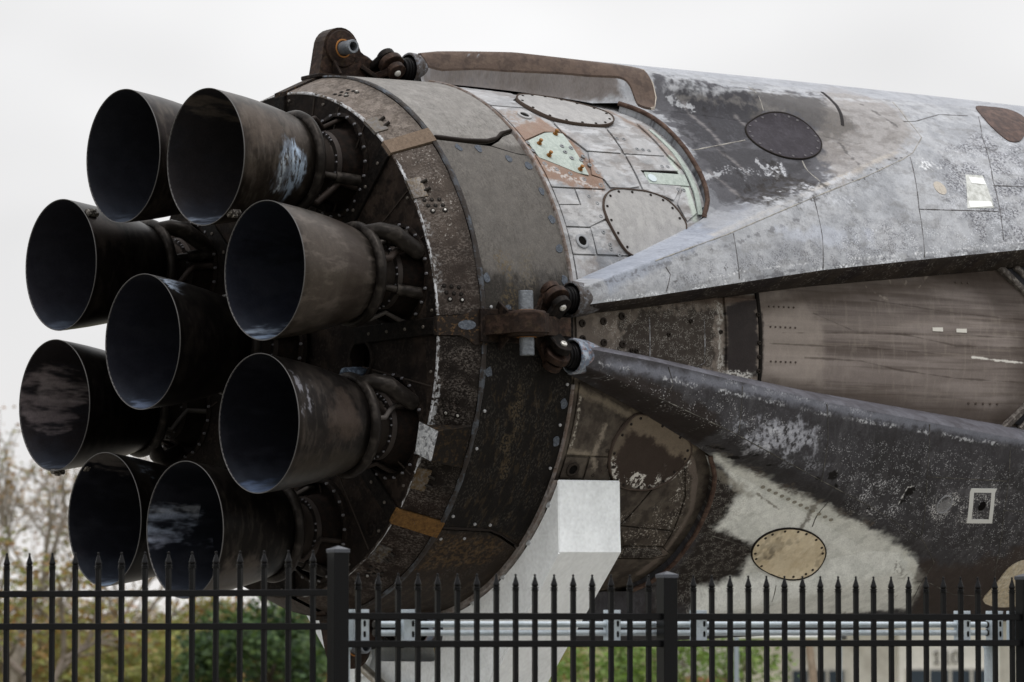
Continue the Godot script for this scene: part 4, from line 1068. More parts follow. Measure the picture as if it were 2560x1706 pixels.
func build_base() -> void:
	var spots := [[-0.388, 1.258], [0.608, 1.17], [-1.161, 0.575], [1.263, 0.386], [-0.04, -0.009], [-1.246, -0.381], [1.184, -0.592], [-0.605, -1.173], [0.382, -1.26]]
	var comb := CSGCombiner3D.new(); comb.name = "base_heat_shield"
	comb.transform = Transform3D(Basis(Vector3(0, 0, 1), -PI / 2), Vector3.ZERO)  # the cylinder's y runs along the stage
	var pl := CSGCylinder3D.new(); pl.name = "shield_disc"; pl.radius = 1.700; pl.height = 0.10; pl.sides = 120; pl.position = Vector3(0, 1.07 + 0.05, 0)
	comb.add_child(pl)
	var holes := spots.map(func(q): return [q[0], q[1], 0.325])
	holes.append_array([[0.868, -0.135, 0.115], [0.0, 0.62, 0.1], [-0.75, -0.2, 0.1], [0.5, -0.66, 0.09], [-0.55, 0.68, 0.09]])
	for hl in holes:
		var c := CSGCylinder3D.new(); c.name = "opening"; c.radius = hl[2]; c.height = 0.3; c.sides = 40; c.operation = CSGShape3D.OPERATION_SUBTRACTION
		c.position = Vector3(-hl[1], 1.12, hl[0])
		comb.add_child(c, true)
	comb.material_override = worn("shield", 91, "161210", [["352c26", .7, 1.6, .46, .66], ["201a17", .6, 5.0, .46, .64], ["0a0808", .6, 12.0, .5, .62], ["453f3a", .25, 60.0, .56, .66]], 0.75, 0.0, 0.55, 0.3)
	rocket.add_child(comb)
	var back := Mb.new()
	back.disc(Transform3D(), 1.26, 1.72, 64, true)
	obj("bulkhead", back.mesh(), mat("171412", 0.9), rocket)
	var dome := Mb.new()  # the round cover near the bottom and the hole's rim ring
	for q in [[0.868, -0.135, 0.115, 0.145], [0.968, -1.261, 0.045, 0.055]]:
		dome.lathe(Transform3D(Basis(), Vector3(0, q[1], q[0])), [Vector2(1.07, q[2] - 0.004), Vector2(1.055, q[2]), Vector2(1.055, q[3] - 0.006), Vector2(1.068, q[3])], -180, 180, 40)
	obj("port_ring", dome.mesh(), worn("flange", 74, "", [], 0, 0), rocket)
	var pipe := Mb.new()
	pipe.tube([Vector3(1.24, -0.24, 0.80), Vector3(1.08, -0.245, 0.80), Vector3(0.98, -0.25, 0.80)], 0.06, 14)
	obj("drain_pipe", pipe.mesh(), worn("blue_steel", 76, "4e5968", [["95a5ba", .7, 9.0, .5, .62]], 0.4, 0.4, 2.0), rocket)
	var rows := Mb.new()
	for th in [TIE, TIE + 45.0, TIE + 90.0, TIE - 45.0, TIE + 135.0, TIE - 90.0, TIE - 135.0, TIE + 180.0]:
		var d := radial(th)
		var sd := Vector3(1, 0, 0).cross(d)
		var st := Mb.new()
		st.box(Transform3D(Basis(Vector3(1, 0, 0), d, sd), d * 1.25 + Vector3(1.061, 0, 0)), Vector3(0.024, 0.88, 0.112), 0.004)
		obj("base_strap", st.mesh(), worn("strap", 77, "0f0d0c", [["1f1a17", .5, 7.0, .5, .64], ["1e1a18", .5, 14.0, .5, .64]], 0.65, 0.0, 1.5), rocket)
		for e in 4:
			var c := d * (0.98 + 0.2 * e) + Vector3(1.046, 0, 0)
			rows.lathe(Transform3D(Basis(), c), [Vector2(-0.004, 0.0), Vector2(-0.004, 0.01), Vector2(0.004, 0.012)], 0, 360, 8)
	for i in 26:
		var th := i * 360.0 / 26.0 + 5.0
		rows.lathe(Transform3D(Basis(), radial(th) * 1.655), [Vector2(1.06, 0.0), Vector2(1.06, 0.009), Vector2(1.071, 0.011)], 0, 360, 7)
	stuff(obj("bolt_heads", rows.mesh(), mat("5a5550", 0.5, 0.2), rocket))
	var seams := Mb.new()
	for th in [22.0, 34.0, 57.0, 68.0, -12.0, -33.0, -56.0, -68.0, 78.0, 112.0, 157.0, -112.0, -157.0]:
		var d := radial(th)
		seams.bar(d * 0.9 + Vector3(1.068, 0, 0), d * 1.68 + Vector3(1.068, 0, 0), 0.008, 0.008, Vector3(1, 0, 0))
	stuff(obj("shield_seams", seams.mesh(), mat("332d29", 0.7), rocket))

func build_skirt() -> void:
	var t: Paint = papers["skirt"]
	var mt: Material = paint_mats["skirt"]
	var cuts := [-88.6, -43.6, 1.4, 46.4, 91.4]
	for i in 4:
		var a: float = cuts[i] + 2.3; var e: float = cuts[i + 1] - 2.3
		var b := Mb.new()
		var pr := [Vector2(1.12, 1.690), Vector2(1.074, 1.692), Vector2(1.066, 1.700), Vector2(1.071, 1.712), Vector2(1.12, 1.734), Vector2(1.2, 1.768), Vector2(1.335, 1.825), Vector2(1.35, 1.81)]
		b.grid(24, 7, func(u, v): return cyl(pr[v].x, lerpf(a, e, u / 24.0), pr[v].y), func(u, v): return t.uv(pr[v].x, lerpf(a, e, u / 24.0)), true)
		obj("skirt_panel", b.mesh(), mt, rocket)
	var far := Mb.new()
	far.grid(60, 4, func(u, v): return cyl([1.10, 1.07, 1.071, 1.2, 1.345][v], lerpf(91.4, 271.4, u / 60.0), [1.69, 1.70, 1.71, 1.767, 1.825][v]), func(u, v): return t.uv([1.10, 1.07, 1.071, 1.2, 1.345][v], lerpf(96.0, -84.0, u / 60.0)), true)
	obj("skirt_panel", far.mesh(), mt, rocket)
	var rf := func(s, th): return tab([1.06, 1.345, 1.36], [1.706, 1.826, 1.84], s)
	var strap_mats := [worn("strap_tan", 78, "6a5c50", [["4d4239", .6, 14.0, .46, .6], ["7d6f62", .5, 40.0, .52, .64]], 0.8, 0.0, 2.5), worn("strap_dark", 79, "241f1c", [["6a5238", .5, 9.0, .58, .68], ["1f1b19", .5, 16.0, .5, .62]], 0.7, 0.0, 2.5), worn("strap_rust", 80, "684d2d", [["3a2d1c", .6, 12.0, .46, .62], ["7d5e38", .4, 30.0, .5, .62], ["2a211a", .5, 8.0, .56, .64]], 0.8, 0.0, 2.5), worn("strap_dark", 79, "", [], 0, 0)]
	var sl := [[Vector2(1.055, -2.0), Vector2(1.36, -2.0), Vector2(1.36, 2.0), Vector2(1.055, 2.0)], [Vector2(1.055, -2.1), Vector2(1.2, -2.1), Vector2(1.24, -2.7), Vector2(1.29, -3.9), Vector2(1.37, -3.9), Vector2(1.37, 3.4), Vector2(1.3, 3.4), Vector2(1.25, 2.6), Vector2(1.2, 2.1), Vector2(1.055, 2.1)]]
	var cc := [46.4, 1.4, -43.6, 91.4]
	for i in 4:
		var poly := []
		for q in sl[1 if i == 1 else 0]: poly.append(Vector2(q.x, q.y + cc[i]))
		obj("skirt_strap", plate(poly, rf, 0.014, 0.03), strap_mats[i], rocket)
		obj("sealant_spot", plate(oval(1.24, cc[i] + 0.1, 0.055, 1.0, 20), rf, 0.018, 0.008), worn("sealant", 84, "454a52", [["666c74", .6, 14.0, .5, .62]], 0.6, 0.0, 3.0), rocket)
	# clusters of sensor bolts, and the square plates with two studs each
	var stud := Mb.new()
	for c in [[1.17, 71.5], [1.17, 28.7], [1.168, 8.5], [1.175, -15.8], [1.18, -61.5]]:
		for k in 8:
			var row := k / 3; var col := k % 3
			var ds := (col - 1) * 0.045 + row * 0.01; var dt := (1 - row) * 1.5 - col * 0.25
			if row == 2: ds = (col - 0.5) * 0.075 + 0.02
			var r := 0.019 if row == 2 else 0.015
			bolt("sensor_ring", c[0] + ds, c[1] + dt, r, 0.006, rf, mat("14110f", 0.5), rocket, true)
			if row == 2: bolt("sensor_head", c[0] + ds, c[1] + dt, r * 0.5, 0.016, rf, mat("a8a6a2", 0.35, 0.6), rocket, k == 6)
			else: bolt("sensor_head", c[0] + ds, c[1] + dt, r * 0.45, 0.010, rf, mat("2c2926", 0.4, 0.4), rocket)
	for c in [[1.10, 54.5, "5a544e"], [1.105, 33.6, "4f4841"], [1.115, -33.0, "4b3e2c"], [1.12, -55.0, "2f2822"]]:
		obj("sensor_plate", plate([Vector2(c[0] - 0.045, c[1] - 2.6), Vector2(c[0] + 0.045, c[1] - 2.6), Vector2(c[0] + 0.045, c[1] + 2.6), Vector2(c[0] - 0.045, c[1] + 2.6)], rf, 0.012, 0.02), worn("plate_" + c[2], 85, c[2], [["6e6f72", .6, 8.0, .48, .64], ["63563f", .4, 7.0, .54, .66]], 0.4, 0.3, 3.0), rocket)
		for d in [-1.0, 1.0]:
			var at := cyl(c[0] + 0.035, c[1] + d * 1.1, rf.call(c[0], c[1]) + 0.01)
			stud.tube([at, at + radial(c[1]) * 0.02 + Vector3(0.015, 0, 0), at + radial(c[1]) * 0.045 + Vector3(0.035, 0, 0)], 0.012, 10)
	stuff(obj("studs", stud.mesh(), mat("2c2926", 0.4, 0.4), rocket))
	# wedge-shaped fairing on the lower skirt, bare metal in front
	var f := [Vector3(1.05, -0.573, 1.529), Vector3(1.05, -0.644, 1.733), Vector3(1.05, -0.836, 1.655), Vector3(1.05, -0.776, 1.481)]
	var k := [cyl(1.34, -18.6, 1.78), cyl(1.31, -19.4, 1.835), cyl(1.33, -28.4, 1.835), cyl(1.34, -29.2, 1.78)]
	var wd := Mb.new()
	wd.quad(f[0], k[0], k[1], f[1]); wd.quad(f[1], k[1], k[2], f[2]); wd.quad(f[2], k[2], k[3], f[3]); wd.quad(f[3], k[3], k[0], f[0]); wd.quad(k[0], k[3], k[2], k[1])
	var wf := Mb.new()
	wf.quad(f[0], f[1], f[2], f[3])
	var wedge := obj("wedge_fairing", wd.mesh(), worn("wedge", 86, "1b1816", [["4e3d28", .5, 10.0, .56, .66], ["191613", .5, 5.0, .48, .62]], 0.6, 0.1, 2.0), rocket)
	obj("front_plate", wf.mesh(), worn("bare_face", 87, "b9bcc0", [["6b6c70", .8, 7.0, .5, .62], ["e6e8ea", .6, 14.0, .52, .62]], 0.45, 0.2, 2.2), wedge)
	# joint bead between skirt and blankets
	var sb := Mb.new()
	strip(sb, [Vector2(1.352, -92), Vector2(1.352, 95)], 0.036, 0.008, func(_s, _t): return 1.836, false, 0.08, 0.25)
	obj("joint_bead", sb.mesh(), worn("bead", 88, "332f2d", [["596069", .7, 5.0, .5, .62], ["2b2724", .5, 12.0, .5, .62]], 0.6, 0.0, 1.5), rocket)
	var e2 := Mb.new()
	for i in 4: strip(e2, [Vector2(1.074, cuts[i] + 2.6), Vector2(1.074, cuts[i + 1] - 2.6)], 0.009, 0.005, func(_s, _t): return 1.709, false, 0.04, 0.8)
	stuff(obj("edge_trim", e2.mesh(), worn("edge_chips", 89, "45403c", [["c9cbd0", .95, 4.0, .44, .54], ["2b2724", .6, 12.0, .54, .62]], 0.6, 0.0, 1.3), rocket))

func build_aft_panels() -> void:
	var bl: Paint = papers["blankets"]
	var bm: Material = paint_mats["blankets"]
	var rf := func(s, _t): return tab([1.36, 2.1], [1.838, 1.844], s)
	var seam_up := [Vector2(1.372, 45.9), Vector2(1.61, 45.3), Vector2(1.80, 45.5), Vector2(1.9, 46.6), Vector2(1.97, 48.4), Vector2(2.085, 49.9)]
	var seam_up2 := [Vector2(2.085, 41.7), Vector2(2.0, 42.0), Vector2(1.92, 42.8), Vector2(1.81, 44.0), Vector2(1.61, 44.5), Vector2(1.372, 45.1)]
	var low_a := [Vector2(1.372, -43.1), Vector2(1.64, -43.4), Vector2(1.78, -43.6), Vector2(1.9, -45.0), Vector2(2.085, -48.0)]
	var low_b := [Vector2(2.085, -49.0), Vector2(1.9, -45.9), Vector2(1.78, -44.3), Vector2(1.64, -44.0), Vector2(1.372, -43.7)]
	var p_top: Array = seam_up.duplicate(); p_top.append_array([Vector2(2.085, 92.5), Vector2(1.372, 92.5)])
	var p_mid: Array = low_a.duplicate(); p_mid.append_array(seam_up2)
	var p_bot: Array = low_b.duplicate(); p_bot.append_array([Vector2(1.372, -92), Vector2(2.085, -92)])
	obj("blanket_panel", plate(p_top, rf, 0.006, 0.03, bl, 0.2), bm, rocket)
	obj("blanket_panel", plate(p_mid, rf, 0.0, 0.03, bl, 0.2), bm, rocket)
	obj("blanket_panel", plate(p_bot, rf, 0.002, 0.03, bl, 0.2), bm, rocket)
	obj("gusset_panel", plate([Vector2(1.83, 44.6), Vector2(1.93, 43.4), Vector2(2.0, 42.6), Vector2(2.085, 42.3), Vector2(2.085, 49.3), Vector2(1.98, 47.8), Vector2(1.92, 46.2)], rf, -0.008, 0.02, bl, 0.2), bm, rocket)
	var far := Mb.new()
	far.grid(60, 2, func(i, j): return cyl([1.345, 1.372, 2.085][j], lerpf(92.5, 268.0, i / 60.0), [1.80, 1.838, 1.844][j]), func(i, j): return bl.uv([1.345, 1.372, 2.085][j], lerpf(92, -90, i / 60.0)), true)
	obj("blanket_panel", far.mesh(), bm, rocket)
	var bead := Mb.new()
	strip(bead, seam_up, 0.022, 0.016, rf, false, 0.05, 0.3)
	strip(bead, low_a, 0.016, 0.010, rf, false, 0.05, 0.3)
	obj("seam_bead", bead.mesh(), mat("221d1a", 0.6), rocket)
	# patched screw heads along the edges of the blankets
	var pm := worn("sealant", 84, "", [], 0, 0)
	for q in [[1.52, 43.0], [1.69, 43.0], [1.9, 40.6], [2.035, 38.6], [2.045, 32.0], [2.045, 25.0], [2.045, 18.2], [1.40, 11.3], [1.55, 4.8], [2.04, 52.2], [1.89, 49.6], [1.69, 47.1], [1.54, 47.0], [2.045, 11.5], [1.4, -8.0], [2.04, -4.0], [2.04, -14.0], [2.04, -22.0]]:
		var pts := []
		for k in 9:
			var a := TAU * k / 9.0
			var r := 0.026 * rng.randf_range(0.75, 1.25)
			pts.append(Vector2(q[0] + r * cos(a), q[1] + r * 1.2 * sin(a) / 0.032))
		obj("screw_patch", plate(smooth_loop(pts, 3), rf, 0.004, 0.008), pm, rocket)
	for q in [[1.41, 5.2], [1.40, -16.0], [1.40, -24.0], [1.41, -40.0], [1.62, -42.0], [1.75, -42.2], [1.41, -46.2], [1.6, -46.0], [2.05, -10.0], [2.04, -18.5], [2.05, -28.0], [1.42, -1.5]]:
		bolt("screw_head", q[0], q[1], 0.011, 0.010, rf, mat("9a9b9e", 0.4, 0.3), rocket)
	# retaining ring between blankets and tank section
	var ring := Mb.new()
	ring.lathe(Transform3D(), [Vector2(2.082, 1.82), Vector2(2.088, 1.856), Vector2(2.098, 1.862), Vector2(2.108, 1.856), Vector2(2.112, 1.836)], 10.5, 350.0, 130, 0.2)
	obj("retaining_ring", ring.mesh(), worn("ring", 92, "6d615a", [["8e8d8f", .6, 5.0, .5, .62], ["3d2f28", .6, 9.0, .5, .64]], 0.55, 0.1, 1.4), rocket)
	# tank section: skin plates cut along the seams seen on it
	var af: Paint = papers["aft"]
	var am: Material = paint_mats["aft"]
	var r2 := func(_s, _t): return 1.832
	var base := Mb.new()
	base.grid(62, 4, func(i, j): return cyl(lerpf(2.10, 3.80, j / 4.0), -92.0 + 188.0 * i / 62.0, 1.822), func(i, j): return af.uv(lerpf(2.10, 3.80, j / 4.0), -92.0 + 188.0 * i / 62.0), true)
	obj("tank_section", base.mesh(), am, rocket)
	var plates := [
		[[2.115, 10.5], [2.155, 10.5], [2.155, 17.4], [2.16, 23.6], [2.155, 33.2], [2.155, 56], [2.115, 56]],
		[[2.165, 10.8], [2.64, 14.6], [2.66, 17.3], [2.165, 17.1]],
		[[2.165, 17.5], [2.36, 17.6], [2.365, 23.5], [2.165, 23.4]],
		[[2.375, 17.7], [2.64, 17.8], [2.57, 21.5], [2.52, 25.6], [2.372, 23.9]],
		[[2.165, 23.8], [2.36, 23.9], [2.52, 26.1], [2.535, 28.9], [2.59, 33.4], [2.36, 33.2], [2.355, 29.1], [2.165, 28.8]],
		[[2.165, 29.1], [2.345, 29.4], [2.345, 33.2], [2.165, 33.2]],
		[[2.165, 33.6], [2.63, 33.9], [2.64, 36.5], [2.56, 37.3], [2.52, 36.9], [2.46, 37.6], [2.19, 41.5], [2.165, 42.5]],
		[[2.57, 37.7], [2.66, 36.6], [2.68, 34.4], [2.85, 34.6], [2.945, 35.2], [2.965, 44.7], [2.66, 44.7]],
		[[2.965, 34.4], [3.1, 33.2], [3.2, 32.0], [3.32, 36.0], [3.05, 36.1], [3.03, 40.0], [3.38, 40.6], [3.345, 44.9], [2.985, 44.7]],
		[[2.66, 45.2], [2.955, 45.2], [2.975, 47.2], [3.0, 54.6], [2.86, 54.4], [2.72, 54.6], [2.575, 55.6], [2.565, 51.3]],
		[[2.985, 45.2], [3.34, 45.3], [3.30, 50.5], [3.22, 55.8], [3.12, 55.6], [3.02, 54.4], [2.995, 47.2]],
		[[2.165, 47.4], [2.4, 51.1], [2.545, 51.4], [2.55, 56.0], [2.48, 58.4], [2.45, 61.5], [2.165, 61.5]],
		[[2.165, 62.0], [2.45, 62.0], [2.46, 66.5], [2.60, 70.4], [2.6, 73.5], [2.165, 78.5]],
		[[3.22, 31.0], [3.335, 35.6], [3.385, 35.6], [3.36, 29.0], [3.25, 26.8], [3.235, 28.5]],
		[[3.38, 45.3], [3.44, 40.6], [3.44, 36.2], [3.41, 30.0], [3.46, 31.0], [3.485, 38.0], [3.49, 46.0], [3.45, 55.0], [3.36, 58.0]],
	]
	for q in plates:
		var pts := []
		for v in q: pts.append(Vector2(v[0], v[1]))
		obj("skin_panel", plate(pts, r2, 0.002 + rng.randf() * 0.0025, 0.008, af, 0.3), am, rocket)
	var lows := [
		[[2.115, -8.6], [2.15, -8.8], [2.15, -31], [2.115, -31]],
		[[2.165, -9.6], [2.66, -15.8], [2.58, -17.6], [2.52, -21.5], [2.515, -25.2], [2.165, -25.0]],
		[[2.165, -25.6], [2.35, -25.7], [2.36, -30.3], [2.165, -30.3]],
		[[2.37, -25.6], [2.52, -25.6], [2.53, -27.3], [2.60, -30.8], [2.7, -32.7], [2.86, -33.4], [2.98, -33.2], [2.86, -42.0], [2.4, -41.6], [2.375, -30.6]],
		[[3.0, -33.2], [3.1, -31.3], [3.19, -28.2], [3.3, -34.5], [3.35, -43.5], [2.875, -42.2]],
		[[2.87, -42.6], [3.35, -44.0], [3.36, -48.2], [3.01, -48.0]],
		[[3.02, -48.7], [3.36, -48.9], [3.47, -51.0], [3.35, -52.4], [3.03, -52.2]],
		[[3.37, -48.6], [3.365, -43.6], [3.32, -34.6], [3.22, -27.6], [3.235, -24.4], [3.28, -25.5], [3.37, -30.5], [3.42, -36.5], [3.43, -42.0], [3.42, -50.0]],
		[[3.02, -52.7], [3.35, -52.9], [3.46, -51.6], [3.42, -60], [3.3, -68], [2.9, -68], [2.86, -56]],
	]
	for q in lows:
		var pts := []
		for v in q: pts.append(Vector2(v[0], v[1]))
		obj("skin_panel", plate(pts, r2, 0.002 + rng.randf() * 0.0025, 0.008, af, 0.3), am, rocket)
	obj("skin_panel", plate([Vector2(2.115, -8.2), Vector2(3.355, -8.2), Vector2(3.355, 9.4), Vector2(2.115, 9.4)], r2, 0.010, 0.02, af, 0.3), am, rocket)
	obj("skin_panel", plate([Vector2(3.42, -8.2), Vector2(3.70, -8.2), Vector2(3.70, 9.4), Vector2(3.42, 9.4)], r2, 0.010, 0.02, af, 0.3), am, rocket)
	var gap := Mb.new()
	gap.bar(cyl(3.722, -10, 1.835), cyl(3.722, 12, 1.835), 0.03, 0.02, Vector3(1, 0, 0))
	strip(gap, [Vector2(3.722, -10), Vector2(3.722, 12)], 0.03, 0.010, func(_s, _t): return 1.832)
	obj("joint_bead", gap.mesh(), mat("161311", 0.7), rocket)
	var rect := Mb.new()  # faint outline plate and its big screws on the middle panel
	strip(rect, [Vector2(2.74, 4.5), Vector2(2.74, -4.6), Vector2(2.8, -5.6), Vector2(3.15, -5.6), Vector2(3.22, -4.6), Vector2(3.22, 4.5)], 0.007, 0.012, r2, false, 0.05, 0.6)
	stuff(obj("cover_outline", rect.mesh(), worn("edge_chips", 89, "", [], 0, 0), rocket))
	for q in [[2.16, 2.6], [2.16, -0.6], [2.34, 3.2], [2.34, -1.2], [2.5, 4.4], [2.5, -1.4], [2.58, -2.6], [2.62, -2.6], [2.9, 1.0], [3.1, 4.0], [3.36, 2.0], [3.70, 6.0], [3.70, 0.0], [3.70, -3.0], [3.70, -6.0]]: bolt("large_screw", q[0], q[1], 0.026 if q[0] < 2.55 else 0.015, 0.012, func(_s, _t): return 1.843, mat("2d2824", 0.6), rocket, true)
	# oval access covers with dark seals and bolts
	cover("access_cover", smooth_loop(vecs([[2.54, 29.3], [2.61, 32.3], [2.71, 33.7], [2.84, 33.8], [2.98, 33.5], [3.09, 32.4], [3.16, 30.5], [3.2, 27.8], [3.21, 25.0], [3.12, 20.2], [2.95, 17.0], [2.78, 16.6], [2.66, 17.7], [2.6, 19.4], [2.55, 23.2], [2.53, 26.3]])), r2, af, worn("cover_pale", 93, "959494", [["777676", .5, 60.0, .5, .62], ["a5a4a3", .5, 5.0, .48, .62]], 0.6, 0.0, 1.5), 0.012)
	cover("access_cover", smooth_loop(vecs([[2.49, 66.0], [2.6, 70.5], [2.72, 71.8], [2.83, 71.2], [2.94, 69.2], [3.04, 67.0], [3.14, 64.2], [3.19, 61.2], [3.15, 58.0], [3.06, 55.9], [2.95, 55.0], [2.82, 55.0], [2.68, 55.6], [2.56, 57.4], [2.49, 61.5]])), r2, af, mats["cover_pale" if mats.has("cover_pale") else ""], 0.012)
	cover("access_cover", smooth_loop(vecs([[2.7, -15.8], [2.6, -18.0], [2.53, -22.0], [2.54, -26.6], [2.61, -30.2], [2.71, -32.2], [2.86, -32.8], [2.99, -32.4], [3.1, -30.5], [3.19, -26.8], [3.22, -24.0], [3.16, -21.0], [2.92, -17.5]])), r2, af, am, 0.012)
	# valve plate with brass fittings
	obj("valve_plate", plate(vecs([[2.18, 47.2], [2.4, 50.8], [2.47, 51.2], [2.56, 51.0], [2.545, 37.6], [2.46, 38.0], [2.19, 42.0]]), r2, -0.001, 0.006, null, 0.3), worn("primer", 95, "9fa8a3", [["828c87", .5, 6.0, .5, .64], ["bdc5be", .4, 20.0, .52, .64]], 0.6, 0.0, 1.6), rocket)
	for q in [[2.27, 46.5], [2.485, 50.5], [2.285, 42.7], [2.49, 39.0]]:
		var vb := Mb.new()
		var o := cyl(q[0], q[1], 1.83); var d := radial(q[1])
		vb.tube([o, o + d * 0.010], 0.019, 6); vb.tube([o + d * 0.010, o + d * 0.028], 0.011, 10); vb.tube([o + d * 0.028, o + d * 0.040], 0.014, 6)
		obj("brass_fitting", vb.mesh(), mat("8a6136", 0.4, 0.6), rocket)
	for q in [[2.46, 46.2], [2.475, 42.4], [2.53, 45.8], [2.55, 42.0], [2.17, 44.0], [2.17, 46.5], [2.28, 38.5], [2.38, 37.5], [2.48, 36.2], [2.6, 34.8], [2.2, 40.0], [2.6, 40.6], [2.63, 38.4], [2.59, 43.2]]: bolt("plug", q[0], q[1], 0.017, 0.005, r2, mat("7d7f82", 0.5, 0.2), rocket, true)
	for q in [[3.02, 50.5], [3.08, 50.4], [3.13, 47.0], [3.18, 46.9], [3.23, 46.7], [3.25, 41.6], [3.30, 41.6], [3.28, 35.0], [3.33, 34.9], [2.45, 31.5], [2.5, 29.8], [2.49, 26.6], [2.47, 22.8], [2.5, 20.0], [2.56, 17.7], [2.55, 16.4], [2.45, 44.2], [2.5, 19.0], [2.5, -24.0], [2.49, -28.5], [2.44, -29.6], [3.1, -45.5], [3.16, -45.5], [3.2, -37.5]]: bolt("plug", q[0], q[1], 0.015, 0.007, r2, mat("7d7f82" if q[1] > 0 else "3a3430", 0.5, 0.2), rocket, true)
	# ports
	for q in [[2.262, 20.4, "8d8f93"], [2.25, -28.3, "2e2925"], [2.36, 57.5, "9a9a9b"]]:
		var pb := Mb.new()
		var d := radial(q[1])
		var tr := Transform3D(Basis(d, Vector3(1, 0, 0), d.cross(Vector3(1, 0, 0))), cyl(q[0], q[1], 1.836))
		pb.lathe(tr, [Vector2(-0.01, 0.052), Vector2(0.008, 0.052), Vector2(0.012, 0.046), Vector2(0.010, 0.034), Vector2(-0.004, 0.032)], -180, 180, 28)
		var o := obj("port", pb.mesh(), mat(q[2], 0.6), rocket)
		var hb := Mb.new()
		hb.lathe(tr, [Vector2(0.004, 0.034), Vector2(0.005, 0.0)], -180, 180, 20)
		obj("bore", hb.mesh(), mat("0b0a09", 0.9), o)
	# slot panel
	var sp := obj("slot_panel", plate(vecs([[3.04, 36.4], [3.41, 36.4], [3.42, 39.7], [3.06, 39.7]]), r2, -0.002, 0.005, null, 0.3), mats["primer"], rocket)
	obj("slot", plate(vecs([[3.03, 39.75], [3.37, 39.75], [3.37, 40.35], [3.03, 40.35]]), r2, -0.003, 0.003), mat("0e0c0b", 0.9), sp)
	obj("round_window", plate(oval(3.1, 37.9, 0.035, 1.05, 24), r2, 0.005, 0.01), mat("b9c4c9", 0.2, 0.1), sp)
	obj("rating_plate", plate(vecs([[3.04, -49.1], [3.33, -49.2], [3.4, -50.8], [3.32, -51.9], [3.05, -51.8]]), r2, 0.012, 0.01), worn("rating", 96, "2a2522", [["b9b5ae", .9, 40.0, .56, .62]], 0.6, 0.0, 2.0), rocket)
	# green inner edge strip shown by the gap at the leg's foot
	obj("edge_strip", plate(vecs([[3.40, 28.4], [3.45, 34.5], [3.47, 40.0], [3.47, 46.4], [3.42, 55.0], [3.395, 55.0], [3.43, 46.4], [3.43, 40.0], [3.41, 34.5], [3.36, 28.4]]), r2, 0.012, 0.01, null, 0.3), mats["primer"], rocket)

func vecs(a: Array) -> Array:
	return a.map(func(q): return Vector2(q[0], q[1]))

func cover(called: String, outline: Array, rf: Callable, paint: Paint, m: Material, wid: float, lift := 0.014, bolts := 15, seal_hex := "4a403a") -> MeshInstance3D:
	var o := obj(called, plate(outline, rf, lift, 0.03, paint, 0.3), m, rocket)
	var c := Vector2()
	for q in outline: c += q
	c /= outline.size()
	var b := Mb.new()
	strip(b, outline, wid, lift + 0.006, rf, true, 0.05, 0.1)
	obj("seal", b.mesh(), mat(seal_hex, 0.6), o)
	for k in bolts:
		var q: Vector2 = outline[int(k * outline.size() / float(bolts))]
		q = c + (q - c) * 0.91
		bolt("cover_bolt", q.x, q.y, 0.010, 0.005, func(s, t): return rf.call(s, t) + lift, mat("2c2826", 0.6), o, true)
	return o


# ---------------------------------------------------------------- landing legs, hinges, lugs
func leg_surface(c: float, paint: Paint) -> ArrayMesh:
	var b := Mb.new()
	var ss := []
	var s := 2.04
	while s < 8.0:
		ss.append(s); s += 0.04 if s < 3.8 else 0.07
	for sg in [1.0, -1.0]:
		var cols := 3 + 10 + 10
		b.grid(ss.size() - 1, cols - 1, func(i, j):
			var x: float = ss[i]
			var bo := leg_out(x); var bc := minf(leg_crease(x), bo - 2.4); var b1 := minf(leg_foot(x), bc)
			var bb: float; var r: float
			var k := (leg_top(x) - 1.83) / 0.26
			if j < 3:
				bb = bo + [0.05, -0.8, -1.8][j]
				r = 1.83 + [0.253, 0.2575, 0.26][j] * k
			elif j < 13:
				bb = lerpf(bo - 1.8, bc, (j - 2) / 10.0); r = leg_top(x)
			else:
				bb = lerpf(bc, b1, (j - 12) / 10.0); r = leg_r(x, bb)
			return cyl(x, c + sg * bb, r),
			func(i, j):
			var x: float = ss[i]
			var bo := leg_out(x); var bc := minf(leg_crease(x), bo - 2.4); var b1 := minf(leg_foot(x), bc)
			var bb: float = bo + [0.05, -0.8, -1.8][j] if j < 3 else lerpf(bo - 1.8, bc, (j - 2) / 10.0) if j < 13 else lerpf(bc, b1, (j - 12) / 10.0)
			return paint.uv(x, c + sg * bb), sg > 0.0)
	# web between the arms
	var send := func(bb: float) -> float:
		var lo := 3.4; var hi := 5.3
		for k in 24:
			var m := (lo + hi) * 0.5
			if leg_foot(m) > bb: lo = m
			else: hi = m
		return lo
	b.grid(30, 36, func(i, j):
		var bb: float = 19.0 * (j - 18) / 18.0
		var a := leg_edge(absf(bb)); var e := maxf(send.call(absf(bb)) + 0.03, a + 0.01)
		var x := lerpf(a, e, i / 30.0)
		return cyl(x, c + bb, leg_r(x, minf(absf(bb), leg_foot(x))) - 0.001),
		func(i, j):
		var bb: float = 19.0 * (j - 18) / 18.0
		var a := leg_edge(absf(bb)); var e := maxf(send.call(absf(bb)) + 0.03, a + 0.01)
		return paint.uv(lerpf(a, e, i / 30.0), c + bb))
	b.grid(36, 1, func(i, j):
		var bb: float = 19.0 * (i - 18) / 18.0
		var a := leg_edge(absf(bb))
		return cyl(a, c + bb, leg_r(a, 0.0) if j == 0 else 1.80), func(i, _j): return paint.uv(3.5, c + 19.0 * (i - 18) / 18.0), false)
	return b.mesh()

